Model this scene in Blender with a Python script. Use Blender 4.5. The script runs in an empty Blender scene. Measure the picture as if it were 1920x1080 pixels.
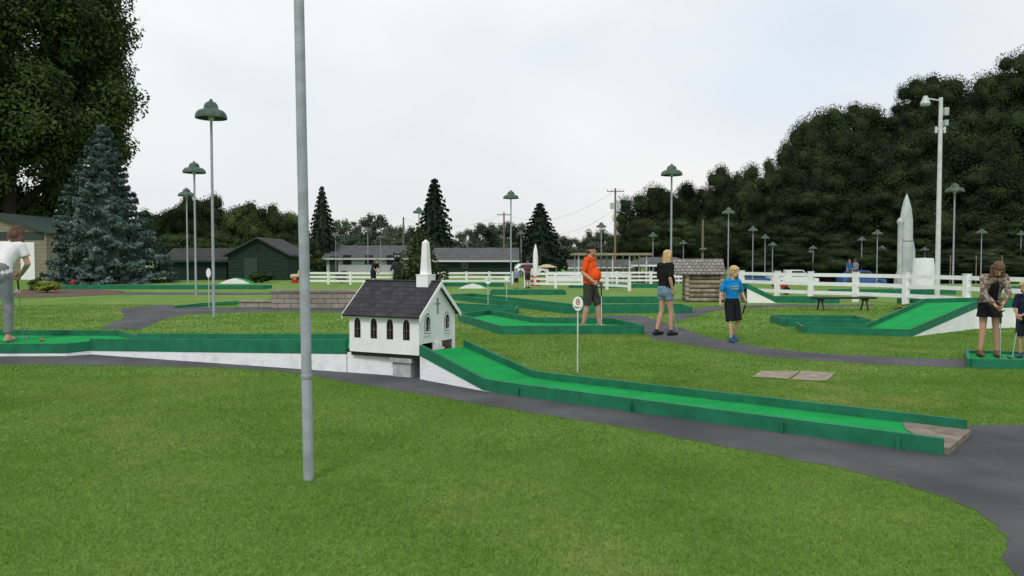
import bpy, math, random, bmesh
import numpy as np
from mathutils import Vector, Matrix
from mathutils.geometry import tessellate_polygon
random.seed(7); rng=np.random.default_rng(7)
SC=bpy.context.scene; COL=SC.collection
F=1450.0; CH=1.5; PIT=math.atan(52/1450.0)
cp,sp=math.cos(PIT),math.sin(PIT)
def ray(px,py):
    u=(px-960)/F; v=(540-py)/F
    return Vector((u, cp+v*sp, -sp+v*cp))
def G(px,py,z=0.0):
    r=ray(px,py); t=(z-CH)/r.z
    return Vector((r.x*t,r.y*t,z))
def D(px,py,Y):
    r=ray(px,py); t=Y/r.y
    return Vector((r.x*t,Y,CH+r.z*t))
def proj(p):
    x,y,z=p[0],p[1],p[2]-CH
    f=y*cp-z*sp; u=y*sp+z*cp
    return 960+x/f*F, 540-u/f*F
def sstep(a,b,x):
    t=np.clip((x-a)/(b-a),0,1); return t*t*(3-2*t)
def H(x,y):
    h=-1.3*sstep(46,85,y)*sstep(-6,16,x)
    h=h+13*sstep(96,126,y)*sstep(34,66,x)
    return h
def Hf(x,y): return float(H(np.array(float(x)),np.array(float(y))))

# ---------------------------------------------------------------- materials
def nd(nt,t,**k):
    n=nt.nodes.new(t)
    for a,b in k.items(): setattr(n,a,b)
    return n
def mat(name,c1,c2=None,rough=.7,scale=8,bump=0,metal=0,bscale=None,pos=False,detail=4,spec=.3,trans=0,contrast=(.35,.65),objvar=0):
    m=bpy.data.materials.new(name); m.use_nodes=True; nt=m.node_tree
    b=nt.nodes['Principled BSDF']; b.inputs['Roughness'].default_value=rough; b.inputs['Metallic'].default_value=metal
    b.inputs['Specular IOR Level'].default_value=spec
    if c2 is None: c2=tuple(v*.8 for v in c1)
    if pos: src=nd(nt,'ShaderNodeNewGeometry').outputs['Position']
    else: src=nd(nt,'ShaderNodeTexCoord').outputs['Object']
    n=nd(nt,'ShaderNodeTexNoise'); n.inputs['Scale'].default_value=scale; n.inputs['Detail'].default_value=detail
    nt.links.new(src,n.inputs['Vector'])
    r=nd(nt,'ShaderNodeValToRGB'); r.color_ramp.elements[0].position=contrast[0]; r.color_ramp.elements[1].position=contrast[1]
    r.color_ramp.elements[0].color=(*c2,1); r.color_ramp.elements[1].color=(*c1,1)
    nt.links.new(n.outputs['Fac'],r.inputs['Fac']); col=r.outputs['Color']
    if objvar:
        oi=nd(nt,'ShaderNodeObjectInfo'); mr=nd(nt,'ShaderNodeMapRange'); mr.inputs['To Min'].default_value=1-objvar; mr.inputs['To Max'].default_value=1+objvar
        nt.links.new(oi.outputs['Random'],mr.inputs['Value']); hs=nd(nt,'ShaderNodeHueSaturation'); nt.links.new(mr.outputs[0],hs.inputs['Value'])
        mr2=nd(nt,'ShaderNodeMapRange'); mr2.inputs['To Min'].default_value=.485; mr2.inputs['To Max'].default_value=.515; nt.links.new(oi.outputs['Random'],mr2.inputs['Value']); nt.links.new(mr2.outputs[0],hs.inputs['Hue'])
        nt.links.new(col,hs.inputs['Color']); col=hs.outputs['Color']
    nt.links.new(col,b.inputs['Base Color'])
    if bump:
        n2=nd(nt,'ShaderNodeTexNoise'); n2.inputs['Scale'].default_value=bscale or scale*6; n2.inputs['Detail'].default_value=5
        nt.links.new(src,n2.inputs['Vector'])
        bp=nd(nt,'ShaderNodeBump'); bp.inputs['Strength'].default_value=bump; bp.inputs['Distance'].default_value=.02
        nt.links.new(n2.outputs['Fac'],bp.inputs['Height']); nt.links.new(bp.outputs['Normal'],b.inputs['Normal'])
    if trans:
        tr=nd(nt,'ShaderNodeBsdfTranslucent'); mx=nd(nt,'ShaderNodeMixShader'); mx.inputs[0].default_value=trans
        nt.links.new(col,tr.inputs['Color'])
        out=nt.nodes['Material Output']
        nt.links.new(b.outputs[0],mx.inputs[1]); nt.links.new(tr.outputs[0],mx.inputs[2]); nt.links.new(mx.outputs[0],out.inputs['Surface'])
    return m
def grass_mat(name,blade):
    m=bpy.data.materials.new(name); m.use_nodes=True; nt=m.node_tree; L=nt.links.new
    b=nt.nodes['Principled BSDF']; b.inputs['Roughness'].default_value=.75; b.inputs['Specular IOR Level'].default_value=.15
    pos=nd(nt,'ShaderNodeNewGeometry').outputs['Position']
    flat=nd(nt,'ShaderNodeVectorMath',operation='MULTIPLY'); flat.inputs[1].default_value=(1,1,.0); L(pos,flat.inputs[0])
    def noise(s,d=4,rgh=.6):
        n=nd(nt,'ShaderNodeTexNoise'); n.inputs['Scale'].default_value=s; n.inputs['Detail'].default_value=d; n.inputs['Roughness'].default_value=rgh
        L(flat.outputs[0],n.inputs['Vector']); return n.outputs['Fac']
    def ramp(f,stops):
        r=nd(nt,'ShaderNodeValToRGB'); e=r.color_ramp.elements
        while len(e)<len(stops): e.new(.5)
        for i,(p,c) in enumerate(stops): e[i].position=p; e[i].color=(*c,1)
        L(f,r.inputs['Fac']); return r.outputs['Color']
    def mix(f,a,c,mode='MIX'):
        x=nd(nt,'ShaderNodeMix',data_type='RGBA',blend_type=mode)
        if isinstance(f,float): x.inputs[0].default_value=f
        else: L(f,x.inputs[0])
        L(a,x.inputs[6]); 
        if isinstance(c,tuple): x.inputs[7].default_value=(*c,1)
        else: L(c,x.inputs[7])
        return x.outputs[2]
    base=ramp(noise(.7,6),[(.3,(.110,.230,.030)),(.5,(.152,.285,.044)),(.72,(.205,.325,.064))])
    dry=ramp(noise(.38,8,.74),[(.52,(0,0,0)),(.72,(.70,.70,.70))])
    c=mix(dry,base,(.36,.37,.13))
    fine=ramp(noise(14,5,.75),[(.3,(.78,.78,.78)),(.7,(1.15,1.15,1.12))])
    c=mix(1.0,c,fine,'MULTIPLY')
    if blade:
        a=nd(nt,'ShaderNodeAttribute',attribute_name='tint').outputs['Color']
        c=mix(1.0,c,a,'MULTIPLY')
        L(c,b.inputs['Base Color'])
        tr=nd(nt,'ShaderNodeBsdfTranslucent'); mx=nd(nt,'ShaderNodeMixShader'); mx.inputs[0].default_value=.38
        L(c,tr.inputs['Color']); L(b.outputs[0],mx.inputs[1]); L(tr.outputs[0],mx.inputs[2]); L(mx.outputs[0],nt.nodes['Material Output'].inputs['Surface'])
    else:
        f2=ramp(noise(60,4,.7),[(.3,(.62,.62,.62)),(.7,(1.0,1.0,1.0))])
        c=mix(1.0,c,f2,'MULTIPLY')
        L(c,b.inputs['Base Color'])
        bp=nd(nt,'ShaderNodeBump'); bp.inputs['Strength'].default_value=.5; bp.inputs['Distance'].default_value=.03
        L(noise(35,5,.7),bp.inputs['Height']); L(bp.outputs['Normal'],b.inputs['Normal'])
    return m
def brick_mat(name,c1,c2,mortar,sx,sy,bw=.5,rh=.25,ms=.02,plane='xz',rough=.85,bump=.5):
    m=bpy.data.materials.new(name); m.use_nodes=True; nt=m.node_tree; L=nt.links.new
    b=nt.nodes['Principled BSDF']; b.inputs['Roughness'].default_value=rough; b.inputs['Specular IOR Level'].default_value=.2
    tc=nd(nt,'ShaderNodeTexCoord').outputs['Object']; s=nd(nt,'ShaderNodeSeparateXYZ'); L(tc,s.inputs[0])
    cb=nd(nt,'ShaderNodeCombineXYZ'); L(s.outputs[plane[0].upper()],cb.inputs[0]); L(s.outputs[plane[1].upper()],cb.inputs[1])
    mp=nd(nt,'ShaderNodeMapping'); mp.inputs['Scale'].default_value=(sx,sy,1); L(cb.outputs[0],mp.inputs['Vector'])
    br=nd(nt,'ShaderNodeTexBrick'); br.inputs['Scale'].default_value=1; br.inputs['Color1'].default_value=(*c1,1); br.inputs['Color2'].default_value=(*c2,1)
    br.inputs['Mortar'].default_value=(*mortar,1); br.inputs['Brick Width'].default_value=bw; br.inputs['Row Height'].default_value=rh; br.inputs['Mortar Size'].default_value=ms
    L(mp.outputs[0],br.inputs['Vector'])
    n=nd(nt,'ShaderNodeTexNoise'); n.inputs['Scale'].default_value=9; L(tc,n.inputs['Vector'])
    mx=nd(nt,'ShaderNodeMix',data_type='RGBA',blend_type='OVERLAY'); mx.inputs[0].default_value=.35; L(br.outputs['Color'],mx.inputs[6]); L(n.outputs['Fac'],mx.inputs[7])
    L(mx.outputs[2],b.inputs['Base Color'])
    bp=nd(nt,'ShaderNodeBump',invert=True); bp.inputs['Strength'].default_value=bump; bp.inputs['Distance'].default_value=.01; L(br.outputs['Fac'],bp.inputs['Height']); L(bp.outputs['Normal'],b.inputs['Normal'])
    return m
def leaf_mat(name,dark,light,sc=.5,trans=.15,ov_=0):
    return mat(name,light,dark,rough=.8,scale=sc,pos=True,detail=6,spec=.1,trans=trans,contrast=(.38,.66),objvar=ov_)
M={}
M['carpet']=mat('green_carpet',(.020,.335,.088),(.015,.275,.068),rough=.95,scale=3,bump=.4,bscale=300,spec=.05,detail=8)
M['rail']=mat('green_paint',(.012,.175,.088),(.008,.125,.062),rough=.65,scale=5,bump=.15,bscale=30,detail=8)
M['white']=mat('white_paint',(.83,.84,.85),(.74,.75,.75),rough=.6,scale=4,bump=.15,bscale=40)
M['whitewash']=mat('whitewashed_concrete',(.82,.83,.86),(.70,.72,.73),rough=.85,scale=5,bump=.5,bscale=25,detail=8,contrast=(.3,.5))
M['pedestal']=mat('grey_block',(.50,.51,.52),(.30,.31,.32),rough=.9,scale=9,bump=.6,detail=8)
M['asphalt']=mat('asphalt',(.100,.100,.107),(.058,.058,.063),rough=.9,scale=1.1,bump=.6,bscale=120,detail=14,pos=True)
M['concrete']=mat('concrete',(.34,.29,.22),(.20,.165,.125),rough=.9,scale=6,bump=.4,detail=8)
M['worn']=mat('worn_tan_board',(.26,.22,.17),(.15,.125,.10),rough=.9,scale=8,bump=.4,detail=8)
M['wood']=mat('weathered_wood',(.24,.19,.14),(.14,.11,.08),rough=.9,scale=9,bump=.3)
M['pole']=mat('pole_paint',(.36,.39,.44),(.27,.29,.32),rough=.5,scale=9,bump=.15,metal=.1,detail=10)
M['poleW']=mat('pole_white',(.62,.64,.64),(.5,.52,.52),rough=.5,scale=6)
M['hood']=mat('hood_green',(.085,.135,.105),(.04,.065,.05),rough=.5,scale=5)
M['black']=mat('black_paint',(.014,.014,.015),rough=.5)
M['dark']=mat('shade_and_rubber',(.010,.010,.011),rough=.9)  # near-black colour for painted shade in hollows and gaps, also for wheels
M['glass']=mat('dark_glass',(.03,.04,.05),rough=.15,spec=.6)
M['red']=mat('red_paint',(.45,.02,.02),(.35,.015,.015),rough=.5)
M['steel']=mat('steel',(.5,.52,.54),rough=.3,metal=.9)
M['silver']=mat('silver_paint',(.50,.54,.55),(.36,.40,.41),rough=.45,metal=.15,scale=2)
M['shingle']=brick_mat('asphalt_shingles',(.034,.033,.037),(.055,.053,.057),(.020,.020,.022),1,1,.09,.052,.003,'xz')
M['block']=brick_mat('tan_block',(.32,.29,.24),(.24,.215,.18),(.12,.105,.09),1,1,.42,.15,.012,'xz')
M['darkgreen']=brick_mat('dark_green_siding',(.016,.034,.027),(.020,.040,.032),(.008,.018,.013),1,1,6,.22,.015,'xz')
M['dullgreen']=mat('dull_green_paint',(.035,.060,.050),(.025,.045,.038))
M['whitesiding']=brick_mat('white_siding',(.50,.53,.56),(.45,.48,.50),(.3,.32,.33),1,1,6,.25,.015,'xz')
M['beige']=brick_mat('beige_block_wall',(.26,.235,.175),(.22,.20,.15),(.16,.14,.11),1,1,.6,.3,.015,'xz')
M['greyroof']=brick_mat('grey_roof',(.12,.12,.125),(.085,.085,.09),(.05,.05,.05),1,1,.6,.18,.02,'xz')
M['darkroof']=brick_mat('dark_roof',(.060,.062,.062),(.045,.047,.047),(.03,.03,.03),1,1,.6,.18,.02,'xz')
M['shake']=brick_mat('cedar_shakes',(.27,.26,.235),(.17,.16,.145),(.07,.06,.05),1,1,.16,.11,.012,'xz')
M['log']=mat('old_logs',(.36,.30,.235),(.15,.12,.09),rough=.9,scale=5,bump=.6,detail=8)
M['logend']=mat('log_ends',(.46,.40,.31),(.25,.20,.15),rough=.9,scale=14,bump=.3)
M['bark']=mat('bark',(.075,.058,.045),(.035,.028,.022),rough=.95,scale=5,bump=.8,bscale=12)
M['leafA']=leaf_mat('leaves_near',(.018,.038,.012),(.080,.125,.034),.5,.2)
M['leafB']=leaf_mat('leaves_hill',(.015,.025,.011),(.050,.070,.027),.35,.12,.32)
M['leafC']=leaf_mat('leaves_mid',(.026,.048,.018),(.080,.115,.040),.35,.12,.25)
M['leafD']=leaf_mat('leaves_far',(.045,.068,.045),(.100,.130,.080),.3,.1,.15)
M['leafY']=leaf_mat('leaves_yellow',(.12,.16,.02),(.30,.36,.07),3)
M['needle']=leaf_mat('spruce_needles',(.014,.026,.018),(.045,.062,.040),.4,.05)
M['blue']=leaf_mat('blue_spruce_needles',(.042,.072,.066),(.155,.220,.205),1.3,.05)
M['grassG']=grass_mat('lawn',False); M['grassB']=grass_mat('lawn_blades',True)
M['mulch']=mat('mulch',(.15,.105,.075),(.08,.055,.04),rough=.95,scale=9,bump=.8,pos=True)
M['rock']=mat('rock',(.34,.31,.26),(.22,.195,.16),rough=.9,scale=3,bump=.6)
M['skin']=mat('skin',(.52,.29,.20),(.46,.25,.17),rough=.5,scale=6)
M['yellow']=mat('yellow_canvas',(.55,.47,.26),rough=.7)
M['bluecar']=mat('blue_car_paint',(.04,.12,.38),rough=.3,spec=.6)
M['wire']=mat('wire',(.03,.03,.03))
def cloth(n,c,k=.75): return mat(n,c,tuple(v*k for v in c),rough=.9,scale=9,bump=.5,bscale=14,spec=.1)

# ---------------------------------------------------------------- mesh builder
class MB:
    def __init__(s): s.v=[]; s.f=[]
    def add(s,vs,fs):
        o=len(s.v); s.v+= [tuple(p) for p in vs]; s.f+=[tuple(i+o for i in f) for f in fs]; return s
    def box(s,c,d,rz=0,R=None):
        a,b,h=d[0]/2,d[1]/2,d[2]/2
        R=R or Matrix.Rotation(rz,3,'Z')
        vs=[Vector(c)+R@Vector((x*a,y*b,z*h)) for z in(-1,1) for y in(-1,1) for x in(-1,1)]
        return s.add(vs,[(0,2,3,1),(4,5,7,6),(0,1,5,4),(2,6,7,3),(0,4,6,2),(1,3,7,5)])
    def bb(s,x0,x1,y0,y1,z0,z1): return s.box(((x0+x1)/2,(y0+y1)/2,(z0+z1)/2),(x1-x0,y1-y0,z1-z0))
    def tube(s,p0,p1,r0,r1=None,n=12,cap=True):
        r1=r0 if r1 is None else r1; p0=Vector(p0);p1=Vector(p1); d=(p1-p0)
        if d.length<1e-6: return s
        d.normalize(); a=d.orthogonal().normalized(); b=d.cross(a); vs=[]
        for p,r in((p0,r0),(p1,r1)):
            for i in range(n):
                t=2*math.pi*i/n; vs.append(p+a*(r*math.cos(t))+b*(r*math.sin(t)))
        fs=[(i,(i+1)%n,n+(i+1)%n,n+i) for i in range(n)]
        if cap: fs+=[tuple(range(n))[::-1],tuple(range(n,2*n))]
        return s.add(vs,fs)
    def ball(s,c,r,R=None,n=12,k=8):
        if not hasattr(r,'__len__'): r=(r,r,r)
        c=Vector(c); vs=[Vector((0,0,-1))]; 
        for j in range(1,k):
            t=math.pi*j/k
            for i in range(n):
                q=2*math.pi*i/n; vs.append(Vector((math.sin(t)*math.cos(q),math.sin(t)*math.sin(q),-math.cos(t))))
        vs.append(Vector((0,0,1))); fs=[]
        for i in range(n): fs.append((0,1+(i+1)%n,1+i))
        for j in range(k-2):
            for i in range(n): fs.append((1+j*n+i,1+j*n+(i+1)%n,1+(j+1)*n+(i+1)%n,1+(j+1)*n+i))
        e=len(vs)-1
        for i in range(n): fs.append((e,1+(k-2)*n+i,1+(k-2)*n+(i+1)%n))
        out=[]
        for v in vs:
            w=Vector((v.x*r[0],v.y*r[1],v.z*r[2])); w=R@w if R else w; out.append(c+w)
        return s.add(out,fs)
    def cap(s,p0,p1,r0,r1=None):
        r1=r0 if r1 is None else r1
        s.tube(p0,p1,r0,r1,12); s.ball(p0,r0); s.ball(p1,r1); return s
    def lathe(s,prof,c=(0,0,0),n=24):
        c=Vector(c); vs=[]; 
        for r,z in prof:
            for i in range(n):
                t=2*math.pi*i/n; vs.append(c+Vector((r*math.cos(t),r*math.sin(t),z)))
        fs=[(j*n+i,j*n+(i+1)%n,(j+1)*n+(i+1)%n,(j+1)*n+i) for j in range(len(prof)-1) for i in range(n)]
        return s.add(vs,fs)
    def plate(s,outer,holes,fn,t):
        loops=[outer]+holes; allp=[p for l in loops for p in l]
        tri=tessellate_polygon([[Vector((p[0],p[1],0)) for p in l] for l in loops]); n=len(allp)
        vs=[Vector(fn(p[0],p[1],0)) for p in allp]+[Vector(fn(p[0],p[1],t)) for p in allp]
        fs=[tuple(a) for a in tri]+[tuple(i+n for i in a)[::-1] for a in tri]
        o=0
        for l in loops:
            k=len(l)
            for i in range(k): fs.append((o+i,o+(i+1)%k,n+o+(i+1)%k,n+o+i))
            o+=k
        return s.add(vs,fs)
    def build(s,name,m,parent=None,world=False,smooth=False):
        me=bpy.data.meshes.new(name); off=parent.location if (world and parent) else Vector((0,0,0))
        me.from_pydata([(v[0]-off[0],v[1]-off[1],v[2]-off[2]) for v in s.v],[],s.f); me.materials.append(m)
        bm=bmesh.new(); bm.from_mesh(me); bmesh.ops.recalc_face_normals(bm,faces=bm.faces); bm.to_mesh(me); bm.free()
        if smooth:
            me.polygons.foreach_set('use_smooth',[True]*len(me.polygons))
            try: me.set_sharp_from_angle(angle=math.radians(40))
            except Exception: pass
        o=bpy.data.objects.new(name,me); COL.objects.link(o); o.parent=parent
        return o
def npmesh(name,V,nq,m,parent=None,tri=False,smooth=False,Fq=None):
    k=3 if tri else 4
    me=bpy.data.meshes.new(name); me.vertices.add(len(V)); me.vertices.foreach_set('co',V.astype(np.float32).ravel())
    idx=np.arange(nq*k,dtype=np.int32)
    if Fq is not None: idx=np.concatenate([idx,Fq.astype(np.int32).ravel()])
    me.loops.add(len(idx)); me.loops.foreach_set('vertex_index',idx)
    np_=len(idx)//k; me.polygons.add(np_); me.polygons.foreach_set('loop_start',np.arange(np_,dtype=np.int32)*k)
    me.update(calc_edges=True); me.validate(); me.materials.append(m)
    return me
def link(name,me,parent=None):
    o=bpy.data.objects.new(name,me); COL.objects.link(o); o.parent=parent; return o
def thing(name,label,cat,loc=(0,0,0),rz=0,group=None):
    o=bpy.data.objects.new(name,None); COL.objects.link(o); o.location=loc; o.rotation_euler=(0,0,rz); o.empty_display_size=.2
    o['label']=label; o['category']=cat
    if group: o['group']=group
    return o
def tag(o,label,cat,group=None,kind=None):
    if label: o['label']=label
    if cat: o['category']=cat
    if group: o['group']=group
    if kind: o['kind']=kind
    return o
def dup(root,loc,rz=0,scale=None,label=None,group=None):
    r=root.copy(); COL.objects.link(r); r.location=loc; r.rotation_euler=(0,0,rz)
    if scale is not None: r.scale=scale
    if label: r['label']=label
    if group: r['group']=group
    for ch in root.children:
        c=ch.copy(); COL.objects.link(c); c.parent=r
        for g in ch.children:
            d=g.copy(); COL.objects.link(d); d.parent=c
    return r
ORD=['','second ','third ','fourth ','fifth ','sixth ','seventh ','eighth ','ninth ','tenth ']+['%d%s '%(n,{1:'st',2:'nd',3:'rd'}.get(n%10,'th') if n>20 else 'th') for n in range(11,90)]
def ordlabel(objs,fmt):
    objs=sorted(objs,key=lambda o:proj(o.location)[0])
    for i,o in enumerate(objs):
        o['label']=fmt.replace('#', 'leftmost' if i==0 else ORD[i]+'from the left')

# ---------------------------------------------------------------- ground
xs=np.unique(np.concatenate([np.linspace(-600,-60,28),np.linspace(-60,120,91),np.linspace(120,700,30)]))
ys=np.unique(np.concatenate([np.linspace(-30,40,8),np.linspace(40,240,101),np.linspace(240,900,34)]))
X,Y=np.meshgrid(xs,ys); Z=H(X,Y); V=np.stack([X.ravel(),Y.ravel(),Z.ravel()],1)
nx,ny=len(xs),len(ys); i,j=np.meshgrid(np.arange(nx-1),np.arange(ny-1)); a=(j*nx+i).ravel()
Fq=np.stack([a,a+1,a+nx+1,a+nx],1)
gme=npmesh('ground',V,0,M['grassG'],Fq=Fq); g=link('ground',gme); g['kind']='structure'

EX=[]
def sheet(name,pts,m,z=.004,kind='structure',ex=True,wob=0.0):
    P=[Vector((p[0],p[1],0)) for p in pts]
    if wob:
        Q=[]
        for k in range(len(P)):
            a=P[k];b=P[(k+1)%len(P)];n=max(1,int((b-a).length/.25)); n=min(n,40)
            for q in range(n):
                c=a.lerp(b,q/n); Q.append(c+Vector((random.uniform(-wob,wob),random.uniform(-wob,wob),0)))
        P=Q
    tri=tessellate_polygon([P]); mb=MB(); mb.add([(p.x,p.y,z) for p in P],tri)
    o=mb.build(name,m)
    if o.data.polygons and o.data.polygons[0].normal.z<0: o.data.flip_normals()
    o['kind']=kind
    if ex: EX.append([(p.x,p.y) for p in P])
    return o
def smooth_line(pts,n=6):
    out=[]; m=len(pts)
    for i in range(m-1):
        p0=pts[max(i-1,0)];p1=pts[i];p2=pts[i+1];p3=pts[min(i+2,m-1)]
        for k in range(n):
            t=k/n
            out.append(tuple(.5*((2*p1[q])+(-p0[q]+p2[q])*t+(2*p0[q]-5*p1[q]+4*p2[q]-p3[q])*t*t+(-p0[q]+3*p1[q]-3*p2[q]+p3[q])*t**3) for q in(0,1)))
    out.append(tuple(pts[-1][:2])); return out
low=[G(*p) for p in [(-300,690),(0,685),(200,686),(400,690),(560,700),(640,716),(800,742),(1000,775),(1200,808),(1400,846),(1600,885),(1740,922),(1840,965),(1885,1010),(1905,1080)]]
low=[(p.x,p.y) for p in low]+[(2.35,2.6),(2.3,1.5)]
up=[(6.5,1.5),(7.6,4.0),(7.2,6.95),(4.6,7.0),(3.80,6.95),(3.3,6.4),(.1,9.0),(-1.0,10.1),(-2.2,10.8),(-6.5,12.8),(-9.5,12.9),(-14,13)]
sheet('path',smooth_line(low)+up,M['asphalt'],wob=.02)
pr=[(1055,594),(1200,591),(1262,610),(1340,636),(1450,654),(1560,665),(1700,671),(1830,675),(2050,672),(2050,694),(1830,691),(1650,685),(1450,671),(1330,654),(1222,636),(1205,622),(1150,606)]
sheet('path',[G(*p) for p in pr],M['asphalt'],wob=.03)
pl=[(185,617),(236,594),(222,579),(300,571),(430,578),(560,574),(700,576),(700,587),(540,584),(440,586),(350,590),(300,602),(262,618)]
sheet('path',[G(*p) for p in pl],M['asphalt'],wob=.03)
sheet('path',[G(*p) for p in [(1270,583),(1330,575),(1450,571),(1640,571),(1640,574),(1450,576),(1340,583),(1290,598),(1262,604)]],M['asphalt'],z=.0045,wob=.03)
sheet('path',[G(*p) for p in [(-60,553),(220,548),(505,549),(520,545),(700,547),(700,549),(500,553),(215,553),(-60,559)]],M['asphalt'],wob=.03)
sheet('mulch_bed',[G(*p) for p in [(-60,546),(60,542),(160,541),(235,546),(210,553),(120,557),(-60,561)]],M['mulch'],z=.009,wob=.08)
s1=sheet('concrete_slab',[G(*p) for p in [(1427,697),(1500,697),(1478,712),(1410,708)]],M['concrete'],z=.012); del s1['kind']; tag(s1,'left one of two flat tan concrete slabs set in the lawn','slab','concrete slabs in the lawn')
s1=sheet('concrete_slab',[G(*p) for p in [(1504,697),(1567,700),(1550,716),(1482,713)]],M['concrete'],z=.012); del s1['kind']; tag(s1,'right one of two flat tan concrete slabs set in the lawn','slab','concrete slabs in the lawn')

# ---------------------------------------------------------------- lanes
def offs(pts,dist):
    P=[Vector((p[0],p[1],0)) for p in pts]; out=[]
    for i in range(len(P)):
        ds=[]
        if i>0: ds.append((P[i]-P[i-1]).normalized())
        if i<len(P)-1: ds.append((P[i+1]-P[i]).normalized())
        n=Vector((0,0,0))
        for d in ds: n+=Vector((-d.y,d.x,0))
        n.normalize(); c=n.dot(Vector((-ds[0].y,ds[0].x,0)))
        out.append(P[i]+n*(dist/max(c,.3)))
    return out
def strip(pts,d0,d1,zt,zb):
    A=offs(pts,d0);B=offs(pts,d1); mb=MB(); n=len(pts); vs=[]
    for i in range(n):
        vs+=[(A[i].x,A[i].y,zb[i]),(A[i].x,A[i].y,zt[i]),(B[i].x,B[i].y,zt[i]),(B[i].x,B[i].y,zb[i])]
    fs=[]
    for i in range(n-1):
        a=4*i;b=a+4
        for k in range(4): fs.append((a+k,a+(k+1)%4,b+(k+1)%4,b+k))
    fs+=[(0,1,2,3),(4*n-4,4*n-1,4*n-2,4*n-3)]
    return mb.add(vs,fs)
def lane(label,Lp,Rp,rh=.13,rt=.045,base=None,ends=(True,True),group='green putting lanes',drop=.05,rfar=None):
    t=thing('putting_lane',label,'mini golf lane',(Lp[0][0],Lp[0][1],0),0,group)
    n=len(Lp); mb=MB()
    K=6; vs=[];fs=[]
    for i in range(n):
        for k in range(K+1):
            q=Vector(Lp[i]).lerp(Vector(Rp[i]),k/K); vs.append(q)
    for i in range(n-1):
        for k in range(K): a=i*(K+1)+k; fs.append((a,a+1,a+K+2,a+K+1))
    mb.add(vs,fs); c=mb.build('carpet',M['carpet'],t,True)
    if c.data.polygons[0].normal.z<0: c.data.flip_normals()
    def rail(pts,sgn,rh):
        o=strip(pts,0,sgn*rt,[p[2]+rh for p in pts],[max(p[2]-drop,-.01) for p in pts]); o.build('rail',M['rail'],t,True)
    rail(Lp,-1,rh); rail(Rp,1,rfar or rh)
    if ends[0]:
        pts=[Lp[0],Rp[0]]; strip(pts,0.0,rt,[p[2]+rh-.002 for p in pts],[p[2]-drop for p in pts]).build('rail',M['rail'],t,True)
    if ends[1]:
        pts=[Lp[-1],Rp[-1]]; strip(pts,-rt,0.0,[p[2]+rh-.002 for p in pts],[p[2]-drop for p in pts]).build('rail',M['rail'],t,True)
    if base:
        for pts,sg in((Lp,-1),(Rp,1)):
            strip(pts,sg*.004,sg*(rt-.006),[p[2]-drop-.003 for p in pts],[-.05 for p in pts]).build('base_wall',base,t,True)
    EX.append([(p[0],p[1]) for p in offs(Lp,-.09)]+[(p[0],p[1]) for p in offs(Rp,.09)][::-1])
    return t
wv=Vector((.56,.66,0))
La=[(-1.13,9.72,.35),(-.30,8.83,.065),(-.10,8.66,.055),(3.34,5.93,.045)]
Ra=[(La[i][0]+wv.x*k,La[i][1]+wv.y*k,La[i][2]) for i,k in enumerate((.86,.95,.96,1))]
t=lane('long green lane with a ramp running from the white chapel to the lower right',La,Ra,base=M['whitewash'],ends=(False,False),rh=.085)
e0=Vector(La[-1]);e1=Vector(Ra[-1]); dv=(Vector(La[2])-e0).normalized(); up6=Vector((0,0,.006))
mb=MB(); mb.add([e0+up6+dv*.04,e0+up6,e1+up6,e1+dv*.50+up6,e0.lerp(e1,.62)+dv*.40+up6],[(0,1,2,3,4)]); mb.build('tee_board',M['worn'],t,True)
strip([e0,e1],-.035,0,[.052,.052],[-.01,-.01]).build('end_board',M['worn'],t,True)
for f in(.06,.38,.72,.93):
    p=Vector(La[2]).lerp(e0,f); n_=Vector((-.647,-.762,0)); mb=MB().box((p.x+n_.x*.065,p.y+n_.y*.065,.05),(.03,.03,.10),math.atan2(dv.y,dv.x)); mb.build('stake',M['rail'],t,True)
Lb=[(-6.70,12.30,.12),(-2.2,10.33,.31)]
Rb=[(-6.40,13.15,.12),(-1.86,11.08,.31)]
t=lane('long green lane on a whitewashed base leading up to the left side of the chapel',Lb,Rb,base=M['whitewash'],ends=(False,False),rh=.13,drop=.06)
Lc=[(-9.9,12.0,.10),(-6.98,12.08,.10),(-6.70,12.30,.12)]
Rc=[(-10.2,14.4,.10),(-7.3,14.3,.10),(-6.40,13.15,.12)]
t=lane('wide green tee pad at the left edge where the barefoot woman stands',Lc,Rc,base=M['whitewash'],ends=(False,False),rh=.10)
mb=MB(); mb.add([(-2.2,10.30,-.02),(-1.45,9.95,-.02),(-1.45,9.95,.27),(-2.2,10.30,.27),(-2.2,10.36,-.02),(-1.42,10.02,-.02),(-1.42,10.02,.27),(-2.2,10.36,.27)],[(0,1,2,3),(4,7,6,5),(0,4,5,1),(3,2,6,7),(1,5,6,2),(0,3,7,4)])
tag(mb.build('low_wall',M['whitewash']),'low whitewashed wall under the left end of the chapel','wall')
def zz(pts,z=.05): return [(p[0],p[1],z if len(p)<3 else p[2]) for p in pts]
lane('angled green lane on which the man in orange stands',zz([(-1.29,19.1),(-.21,15.6),(2.65,15.7)]),zz([(-.6,20.6),(.5,17.9),(2.3,17.6)]))
lane("short green lane right behind the chapel, next to the orange man's lane",zz([(-1.9,22.6),(.05,20.9)]),zz([(-1.9,24.0),(.15,22.2)]))
lane('long bent green lane crossing behind the man in orange and blond woman',zz([(-2.5,30.0),(1.56,21.7),(5.1,22.0)]),zz([(-1.6,31),(1.95,23.1),(5.1,23.4)]))
lane('short green lane beyond the number fifteen sign',zz([(-.9,33.5),(2.3,33.6)]),zz([(-.9,35),(2.3,35)]))
lane('green lane passing behind the man in orange towards the log cabin',zz([(2.4,27.0),(5.3,27.0)]),zz([(2.4,28.2),(5.3,28.2)]))
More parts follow.
